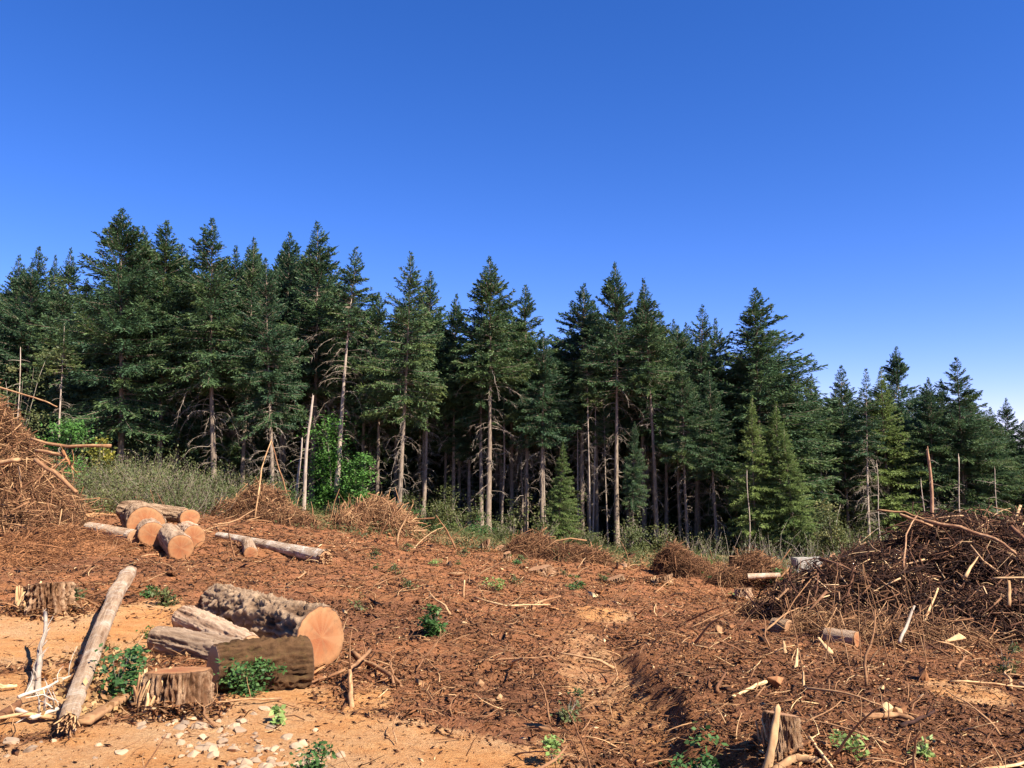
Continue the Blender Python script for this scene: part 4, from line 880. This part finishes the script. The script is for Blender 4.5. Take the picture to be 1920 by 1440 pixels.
def chunk(u, v, size, label, mat='pale_wood', tint=.4, seed=0, sc=(1, .8, .9), cat='wood chunk', name='wood_chunk', facets=14, lift=.3):
    import bmesh
    rng = np.random.RandomState(seed); bm = bmesh.new()
    for k in range(facets): 
        p = unit(rng.normal(0, 1, 3)); bm.verts.new(Vector(p * np.array(sc) * size * rng.uniform(.8, 1.05)))
    bmesh.ops.convex_hull(bm, input=bm.verts); 
    for v_ in [q for q in bm.verts if not q.link_faces]: bm.verts.remove(v_)
    bmesh.ops.bevel(bm, geom=list(bm.edges), offset=size * .05, segments=1, affect='EDGES')
    me = bpy.data.meshes.new(name); bm.to_mesh(me); bm.free(); me.materials.append(M[mat])
    t = me.attributes.new('tint', 'FLOAT', 'POINT'); t.data.foreach_set('value', np.clip(tint + rng.normal(0, .08, len(me.vertices)), 0, 1).astype(np.float32))
    x, y = at(u, v); o = link(name, me, None, (x, y, Hz(x, y) + size * lift)); o.rotation_euler = (0, 0, rng.uniform(0, 6)); tag(o, label, cat); return o
chunk(1338, 1178, .14, 'orange wedge of sawn wood standing on the churned soil', tint=.15, seed=1, sc=(.8, .7, 1.1), facets=9)
chunk(1642, 1318, .10, 'bright yellow broken wood chunk on the dark soil at right', tint=.95, seed=2, sc=(1.2, .7, .8))
chunk(1662, 1322, .07, 'small pinkish wood chunk beside the bright yellow one', tint=.5, seed=3)
chunk(1634, 1282, .07, 'small pale block above the bright yellow chunk', tint=.8, seed=4, facets=10)
chunk(903, 1273, .08, 'tan clod lying on the track edge', tint=.2, seed=5, sc=(1.3, .8, .7))
chunk(937, 1297, .07, 'pinkish wood bit by the track edge', tint=.4, seed=6, sc=(1.4, .6, .6))
chunk(872, 1162, .09, 'yellow wood flake on brown mulch right of the green sapling', tint=.8, seed=7, sc=(1.2, .8, .25))
chunk(855, 1075, .20, 'clump of torn yellow-brown wood on the brown slope', tint=.3, seed=8, sc=(1.4, .8, .5))
chunk(1712, 1258, .14, 'red-brown upturned root clod at right', 'mulch', tint=.45, seed=9, sc=(1, .7, 1.0))
chunk(1440, 1275, .16, 'reddish rotten wood clod behind the right foreground stump', 'mulch', tint=.45, seed=10, sc=(1.4, .8, .6))
chunk(202, 916, .45, 'pale bleached log chunk at the top of the dirt road', 'grey_wood', tint=1.0, seed=11, sc=(1.5, .6, .35))
chunk(160, 906, .35, 'smaller bleached wood lump left of the pale bleached chunk', 'grey_wood', tint=.9, seed=12, sc=(1.2, .6, .5))
slab([P3(1785, 1184, 14.4), P3(1755, 1194, 14.2)], .07, .02, 'pale peeled bark piece below the big dark heap', tint=.7, taper=.2, seed=4, up=(0, -.5, 1))
slab([P3(1478, 1252, 11.0), P3(1483, 1208, 11.2)], .03, .015, 'upright yellow splinter stuck in the churned soil', tint=.8, taper=.3, seed=5)
slab([P3(1492, 1290, 9.6), P3(1492, 1250, 9.7)], .02, .015, 'short yellow upright splinter above the right foreground stump', tint=.8, taper=.3, seed=6)
slab([P3(1545, 1215, 13), P3(1522, 1188, 13.3)], .04, .02, 'yellow split stick leaning by the short brown log', tint=.8, taper=.4, seed=7)
slab([P3(1462, 1228, 12.4), P3(1458, 1195, 12.6)], .035, .02, 'tan upright split stick left of the short brown log', tint=.5, taper=.5, seed=8)

# concrete block seen behind the right heap
import bmesh
bm = bmesh.new(); bmesh.ops.create_cube(bm, size=1); bmesh.ops.scale(bm, vec=(1.5, .6, .8), verts=bm.verts); bmesh.ops.bevel(bm, geom=list(bm.edges), offset=.05, segments=2, affect='EDGES')
bmesh.ops.subdivide_edges(bm, edges=list(bm.edges), cuts=6, use_grid_fill=True)
for v_ in bm.verts:
    k_ = float(vn3(np.array([v_.co.x * 5.]), np.array([v_.co.y * 5.]), np.array([v_.co.z * 5.]), 4)[0]) - .5; v_.co = v_.co * (1 + .10 * k_)
me = bpy.data.meshes.new('concrete_barrier'); bm.to_mesh(me); bm.free(); me.materials.append(M['concrete'])
x = px(1508, 38); o = link('concrete_barrier', me, None, (x, 38, Hz(x, 38) + .34)); o.rotation_euler = (0, 0, .2); tag(o, 'pale concrete barrier half hidden behind the left foot of the big dark heap', 'barrier')

# ------------------------------------------------------------------ rocks in the lower left
rocks = []
for k in range(6):
    rk = chunk(500, 1400, .075, 'x', 'rock', seed=200 + k, sc=(1.1, .9, .55 + .1 * (k % 3)), name='rock', cat='rock', facets=16, lift=.2); rocks.append(rk)
rng = np.random.RandomState(12); cnt = 0
for k in range(190):
    if k < 150: 
        t = rng.rand(); u = 320 + 290 * t + rng.normal(0, 38); v = 1325 + 105 * t + rng.normal(0, 26)
    else: u = rng.uniform(0, 640); v = rng.uniform(1350, 1500)
    if v < 1300: continue
    r = rocks[k % 6] if k < 6 else rocks[k % 6].copy()
    if k >= 6: COL.objects.link(r)
    x, y = at(u, v); s = rng.uniform(.25, 1.0) ** 1.5 * (1.5 if rng.rand() < .08 else 1)
    r.location = (x, y, Hz(x, y) + .002 * s); r.scale = (s, s, s * rng.uniform(.7, 1.1)); r.rotation_euler = (rng.normal(0, .25), rng.normal(0, .25), rng.uniform(0, 6.28))
    tag(r, 'angular tan rock among the loose stones at the lower left', 'rock', 'loose angular rocks at the lower left')

# ------------------------------------------------------------------ mulch and twigs strewn on the soil (uncountable)
rng = np.random.RandomState(42)
def scatter(n, v0=3.9, v1=46, umax=1.0, power=1.0, dens=None):
    Yy = v0 * (v1 / v0) ** (rng.rand(n) ** power); X_ = rng.uniform(-umax, umax, n) * (Yy + 1.5)
    m = 1 - sand_mask(X_, Yy); p = (.06 + .94 * m) if dens is None else dens(X_, Yy, m)
    k = rng.rand(n) < p; return X_[k], Yy[k], m[k]
X_, Y_, m_ = scatter(520000)
n = len(X_); sc = (.30 + .70 * rng.rand(n) ** 3) * (.042 + .0052 * Y_) ; cl = fb2(X_ * 1.2, Y_ * 1.2, 3, 71)
k = cl > rng.uniform(-.9, .35, n); X_, Y_, sc, cl = X_[k], Y_[k], sc[k], cl[k]
big = rng.rand(len(X_)) < .012; sc[big] *= rng.uniform(1.8, 3.2, big.sum()); up_ = np.zeros(len(X_))
for bx_, by_, br_, bh_ in BASES:       # bark and chips heaped round the foot of every stump
    q = int(500 + 1500 * br_); a_ = rng.uniform(0, 6.28, q); d_ = br_ * (1.0 + rng.exponential(.35, q)); X_ = np.append(X_, bx_ + np.cos(a_) * d_); Y_ = np.append(Y_, by_ + np.sin(a_) * d_)
    sc = np.append(sc, rng.uniform(.03, .10, q) * (1 + .03 * by_)); cl = np.append(cl, np.full(q, .3)); up_ = np.append(up_, rng.uniform(0, .35, q) * bh_ * np.exp(-(d_ / br_ - 1) * 2.5))
n = len(X_)
az = rng.uniform(0, 6.28, n); D = unit(np.stack([np.cos(az), np.sin(az), rng.normal(.12, .33, n)], 1)); A, B = frames(D)
P = np.stack([X_, Y_, H(X_, Y_) + .004 + .10 * sc + up_], 1); L = (sc * rng.uniform(.6, 1.6, n))[:, None]; w_ = L * rng.uniform(.10, .30, n)[:, None]
V = np.stack([P - D * L * .5, P + D * L * .5, P + A * w_ - B * w_ * .3, P - A * w_ * .6 + B * w_ * .5], 1).reshape(-1, 3)
f = np.array([[0, 2, 3], [0, 3, 1], [0, 1, 2], [1, 3, 2]]); F = (f[None] + (np.arange(n) * 4)[:, None, None]).reshape(-1, 3)
ti = np.clip(rng.beta(1.5, 2.4, n) + .06 * cl - .22 * dark_patch_mask(X_, Y_) - .10 * ss(0, .4, fb2(X_ * .9, Y_ * .9, 3, 72)), 0, 1); ti[rng.rand(n) < .025] = rng.uniform(.85, 1.0)
me = mesh_np('mulch', V, [F], M['mulch'], {'tint': np.repeat(ti, 4)})
tag(link('mulch', me), 'shredded red-brown bark and wood chips covering the soil', None, None, 'stuff')
X_, Y_, m_ = scatter(30000, 4.2, 46)
n = len(X_); az = rng.uniform(0, 6.28, n); D = unit(np.stack([np.cos(az), np.sin(az), rng.normal(.05, .22, n)], 1))
L = rng.uniform(.05, .30, n) * (.75 + Y_ * .055); acc = Acc()
acc.add(*sticks(rng, np.stack([X_, Y_, H(X_, Y_) + .015], 1), D, L, L * rng.uniform(.012, .030, n), .12, 3, 3, .5, np.clip(rng.beta(1.4, 2.2, n), 0, 1)))
tag(link('twig_litter', acc.mesh('twig_litter', M['slash_wood'])), 'fine broken twigs strewn over the clearing', None, None, 'stuff')
# individual larger sticks
stk = []
for k in range(10):
    r_ = np.random.RandomState(300 + k); L = 1.0; s = np.linspace(0, 1, 9)
    pts = np.stack([s * L, .07 * np.sin(s * 4 + k) + np.cumsum(r_.normal(0, .012, 9)), .05 * np.sin(s * 3.1) + np.cumsum(r_.normal(0, .008, 9))], 1); pts -= pts[0]
    acc = Acc(); V, F, a = tube(pts, np.linspace(.015, .006, 9) * (1 + .4 * (k % 3)), 6, r_.uniform(.25, .8), .15, k); acc.add(V, F, a)
    i = r_.randint(2, 9, 3 + k % 3); nn = len(i); acc.add(*sticks(r_, pts[i], unit(r_.normal(0, .6, (nn, 3)) + [.8, 0, .1]), r_.uniform(.08, .35, nn), .006, .15, 3, 4, .4, .7))
    stk.append(acc.mesh('stick', M['slash_wood'], True))
rng = np.random.RandomState(88)
for k in range(230):
    Yd = 5.0 * (8.0 ** rng.rand()); u = rng.uniform(0, 1920); x = px(u, Yd)
    if float(sand_mask(np.array([x]), np.array([Yd]))[0]) > .5 and rng.rand() < .7: continue
    o = link('stick', stk[k % 10], None, (x, Yd, Hz(x, Yd) + .03)); s = rng.uniform(.3, 1.1) * (.6 + Yd * .03)
    o.scale = (s, s, s); o.rotation_euler = (rng.uniform(-.3, .3), -abs(rng.normal(0, .22)) if rng.rand() < .8 else -rng.uniform(.5, 1.3), rng.uniform(0, 6.28))
    tag(o, 'bare broken stick lying loose on the churned red soil', 'stick', 'broken sticks scattered over the clearing')
# named foreground branches
def gp(u, v, dz=.03): a_ = at(u, v); return (a_[0], a_[1], Hz(*a_) + dz)
pole([gp(668, 1218), gp(700, 1240), gp(755, 1275)], .035, .022, 'thick brown branch lying on sand right of the big sawn face', 'slash_wood', .55, 'fallen_branch', 'branch', 6, 21)
pole([gp(700, 1237, .2), gp(676, 1262, .17), gp(664, 1275, .2)], .025, .02, 'upper arm of the forked branch right of the mossy log', 'slash_wood', .55, 'fallen_branch', 'branch', 3, 22)
pole([gp(668, 1312, 0), gp(664, 1290, .1), gp(664, 1272, .2)], .028, .022, 'upright foot of the forked branch with a dark shadow beside it', 'slash_wood', .7, 'fallen_branch', 'branch', 0, 23)
pole([gp(655, 1262, .12), gp(610, 1268, .05), gp(590, 1272, .03)], .018, .012, 'thin side arm of the forked branch reaching left to the mossy log', 'slash_wood', .45, 'fallen_branch', 'branch', 4, 24)
pole([gp(0, 1352, .03), gp(50, 1328, .06), gp(62, 1318, .08)], .05, .03, 'dark weathered branch entering from the left edge', 'slash_wood', .35, 'fallen_branch', 'branch', 0, 25)
pole([gp(50, 1322, .06), gp(90, 1342, .06), gp(135, 1328, .08)], .022, .018, 'white crooked branch left of the torn birch end', 'grey_wood', 1.0, 'fallen_branch', 'branch', 6, 26)
pole([gp(60, 1312, .1), gp(110, 1298, .12), gp(158, 1278, .14)], .016, .010, 'thin white branch crossing above the crooked one', 'grey_wood', .95, 'fallen_branch', 'branch', 8, 27)
pole([gp(0, 1272, .03), gp(30, 1284, .05), gp(56, 1280, .04)], .028, .016, 'short pale curved stick at the left edge', 'slash_wood', 1.0, 'fallen_branch', 'branch', 0, 28)
pole([gp(96, 1290, 0), gp(97, 1250, .22), gp(102, 1215, .5)], .032, .022, 'upright grey-pink root stub left of the birch log', 'grey_wood', .6, 'root_stub', 'root', 6, 29)
pole([gp(80, 1290, .02), gp(92, 1262, .12), gp(100, 1250, .2)], .035, .02, 'curved grey root leaning against the upright stub', 'grey_wood', .5, 'root_stub', 'root', 2, 30)
pole([gp(893, 1118, .04), gp(950, 1135, .06), gp(1030, 1132, .06)], .028, .016, 'long thin pale branch lying across the middle slope', 'slash_wood', .9, 'fallen_branch', 'branch', 6, 31)
pole([gp(1002, 1128, .04), gp(1050, 1128, .2)], .035, .02, 'darker knobbly branch right of the long thin pale one', 'slash_wood', .6, 'fallen_branch', 'branch', 5, 32)
pole([gp(871, 1115, 0), gp(872, 1112, .35)], .025, .02, 'short stake sticking upright out of the brown slope', 'slash_wood', .8, 'fallen_branch', 'branch', 1, 33)
pole([gp(1600, 1332, .03), gp(1660, 1333, .06), gp(1690, 1340, .04)], .03, .024, 'curved brown branch below the bright yellow chunk', 'slash_wood', .6, 'fallen_branch', 'branch', 2, 34)
pole([gp(1665, 1350, .04), gp(1690, 1345, .05), gp(1728, 1328, .06)], .022, .015, 'dark charred stick right of the curved brown branch', 'dark_slash', .1, 'fallen_branch', 'branch', 1, 35)
pole([gp(1362, 1296, .03), gp(1395, 1285, .05), gp(1424, 1275, .06)], .016, .024, 'pale straight stick with pink end on the churned soil', 'slash_wood', .95, 'fallen_branch', 'branch', 0, 36)
pole([gp(1500, 1370, .03), gp(1520, 1400, .04), gp(1555, 1450, .03)], .014, .010, 'thin pale stick right of the right foreground stump', 'slash_wood', 1.0, 'fallen_branch', 'branch', 1, 37)
pole([gp(1760, 1440, .03), gp(1900, 1415, .05)], .016, .012, 'thin brown stick at the lower right corner', 'slash_wood', .8, 'fallen_branch', 'branch', 3, 38)
pole([gp(1760, 1272, .05), gp(1840, 1278, .06), gp(1930, 1284, .06)], .014, .012, 'long thin straight stick reaching the right edge', 'slash_wood', .8, 'fallen_branch', 'branch', 3, 39)
pole([gp(1890, 1275, .04), gp(1925, 1295, .04)], .035, .03, 'short thick pale stick at the right edge', 'pale_wood', .7, 'fallen_branch', 'branch', 0, 40)
pole([gp(750, 1050, .05), gp(800, 1020, .15), gp(838, 992, .35)], .025, .012, 'long straight thin stick leaning on the slope below the dark gap', 'slash_wood', .9, 'fallen_branch', 'branch', 2, 41)
pole([gp(405, 985, .05), gp(480, 975, .3), gp(545, 955, .5)], .03, .015, 'thin branch rising towards the pointed heap', 'slash_wood', .7, 'fallen_branch', 'branch', 4, 42)
pole([gp(345, 952, .35), gp(350, 940, .5), gp(372, 932, .4)], .04, .02, 'small bent stick on top of the middle log pile', 'slash_wood', .9, 'fallen_branch', 'branch', 2, 43)
for k, (u, v, hh) in enumerate([(1495, 1268, 1.0), (1530, 1240, 1.3), (1560, 1235, .9), (1600, 1240, 1.2), (1632, 1246, 1.5), (1655, 1248, 1.5), (1668, 1235, 1.0), (1715, 1265, 1.0), (1720, 1235, 1.3), (1580, 1262, .8)]):
    a_ = gp(u, v, -.02); r_ = np.random.RandomState(k + 60); le = r_.uniform(-.35, .35)
    pole([a_, (a_[0] + le * hh * .5 + .03, a_[1] + .1, a_[2] + hh * .5), (a_[0] + le * hh, a_[1] + .15, a_[2] + hh)], .008, .004, 'thin upright bare sapling in front of the big dark heap', 'slash_wood', .6, 'bare_sapling', 'sapling', 9, 60 + k, 'bare saplings standing before the big dark heap')

# ------------------------------------------------------------------ small green plants
put(bush(41, .42, .30, 620, .085, 'green_leaf', 14, 'green_sprout', 22, 'green_leaf' if 0 else 'grey_wood', 0, .006), 818, 1182, 'leafy green sprout clump alone on the brown slope', 'plant')
put(bush(42, .30, .34, 1100, .05, 'green_leaf', 14, 'green_sprout', 26, low=0, sr=.004), 475, 1284, 'dense dark green plant under the mossy log', 'plant')
put(bush(43, .45, .34, 700, .06, 'green_leaf', 14, 'green_sprout', 22, low=0, sr=.005), 238, 1295, 'green weed with broad leaves beside the birch log', 'plant')
put(bush(44, .16, .09, 70, .06, 'lime_leaf', 4, 'green_sprout', 6, low=0, sr=.003), 537, 1338, 'small lime green plant alone on the sand', 'plant')
put(bush(45, .26, .20, 520, .04, 'green_leaf', 10, 'green_sprout', 16, low=0, sr=.003), 605, 1436, 'green weed beside the pale rocks at the bottom edge', 'plant')
put(bush(46, .22, .22, 110, .05, 'lime_leaf', 8, 'green_sprout', 12, low=0, sr=.003), 1585, 1398, 'yellow-green weed on the dark soil at lower right', 'plant')
put(bush(47, .14, .14, 90, .05, 'lime_leaf', 6, 'green_sprout', 8, low=0, sr=.003), 1700, 1398, 'small bright weed right of the yellow-green one', 'plant')
put(bush(48, .22, .32, 500, .06, 'green_leaf', 10, 'green_sprout', 16, low=0, sr=.003), 1300, 1455, 'green fern tips at the bottom edge', 'plant')
put(bush(49, .22, .14, 140, .05, 'lime_leaf', 6, 'green_sprout', 8, low=0, sr=.003), 1033, 1412, 'thin yellow-green weed on the track near the bottom', 'plant')
put(bush(50, .24, .22, 150, .05, 'dull_leaf', 8, 'green_sprout', 10, low=0, sr=.003), 1062, 1335, 'sparse dull weed on the mulch above the yellow-green one', 'plant')
put(bush(51, .26, .20, 240, .06, 'dull_leaf', 8, 'green_sprout', 12, low=0, sr=.003), 160, 1118, 'small green weed right of the weathered stump', 'plant')
put(bush(52, .3, .32, 330, .07, 'dull_leaf', 8, 'green_sprout', 12, low=0, sr=.003), 328, 1128, 'olive weed tuft between birch log and thickest log', 'plant')
put(bush(53, .22, .24, 240, .06, 'green_leaf', 8, 'green_sprout', 12, low=0, sr=.003), 292, 1112, 'little green weed beyond the birch log', 'plant')
put(bush(54, .12, .18, 140, .05, 'green_leaf', 8, 'green_sprout', 12, low=0, sr=.003), 295, 1188, 'flat dark green weed left of the cracked grey log', 'plant')
put(bush(55, .26, .22, 90, .06, 'dull_leaf', 8, 'green_sprout', 12, low=0, sr=.003), 680, 1140, 'pale wispy weed right of the big sawn face', 'plant')
put(bush(56, .6, .8, 900, .10, 'green_leaf', 10, 'green_sprout', 20, low=0, sr=.006), 178, 925, 'green weed mat before the bleached wood at the road top', 'plant')
put(bush(57, .5, .5, 500, .09, 'green_leaf', 10, 'green_sprout', 14, low=0, sr=.006), 320, 948, 'green weed clump behind the middle log pile', 'plant')
put(bush(58, .4, .4, 300, .09, 'green_leaf', 10, 'green_sprout', 14, low=0, sr=.006), 470, 965, 'green weed before the pointed heap', 'plant')
put(bush(59, .7, .45, 500, .08, 'green_leaf', 10, 'green_sprout', 14, low=0, sr=.006), 1443, 1100, 'dark green weed at the right side of the small twig heap', 'plant')
put(bush(60, .45, .22, 300, .05, 'dull_leaf', 8, 'green_sprout', 12, low=0, sr=.004), 1860, 1250, 'wispy grey-green weed below the big dark heap', 'plant')
wv = [bush(70 + k, .3, .35, 170, .075, ['green_leaf', 'dull_leaf', 'lime_leaf'][k], 6, 'low_weed', 10, low=0, sr=.004) for k in range(3)]
rng = np.random.RandomState(91); fs = set()
for k in range(44):
    if k < 34: u = rng.uniform(700, 1500); v = rng.uniform(1025, 1115) + (u > 1150) * 15
    else: u = rng.uniform(200, 700); v = rng.uniform(940, 1000)
    i = int(rng.choice(3, p=[.42, .5, .08])); r = wv[i]
    if i in fs: r = dup(r)
    fs.add(i); put(r, u, v, 'low green weed on the far side of the clearing', 'weed', 'low weeds dotted over the far slope', rng.uniform(.4, 1.2))
# dry leaves around the birch log and dead twig tufts
rng = np.random.RandomState(99); n = 900
uu = rng.normal(0, 1, n); ln = rng.rand(n); A0 = np.array(at(205, 1215)); B0 = np.array(at(160, 1330))
PX = A0[0] + (B0[0] - A0[0]) * ln + uu * .32 + .1; PY = A0[1] + (B0[1] - A0[1]) * ln + rng.normal(0, .2, n)
P = np.stack([PX, PY, H(PX, PY) + rng.uniform(.01, .26, n) * np.exp(-uu ** 2)], 1); acc = Acc()
acc.add(*kites(P, unit(rng.normal(0, 1, (n, 3))), unit(rng.normal(0, .8, (n, 3)) + [0, 0, 1]), rng.uniform(.05, .10, n), rng.uniform(.015, .03, n), rng.rand(n)))
tag(link('dry_leaves', acc.mesh('dry_leaves', M['dry_leaf'])), 'withered tan leaves caught along the birch log', None, None, 'stuff')
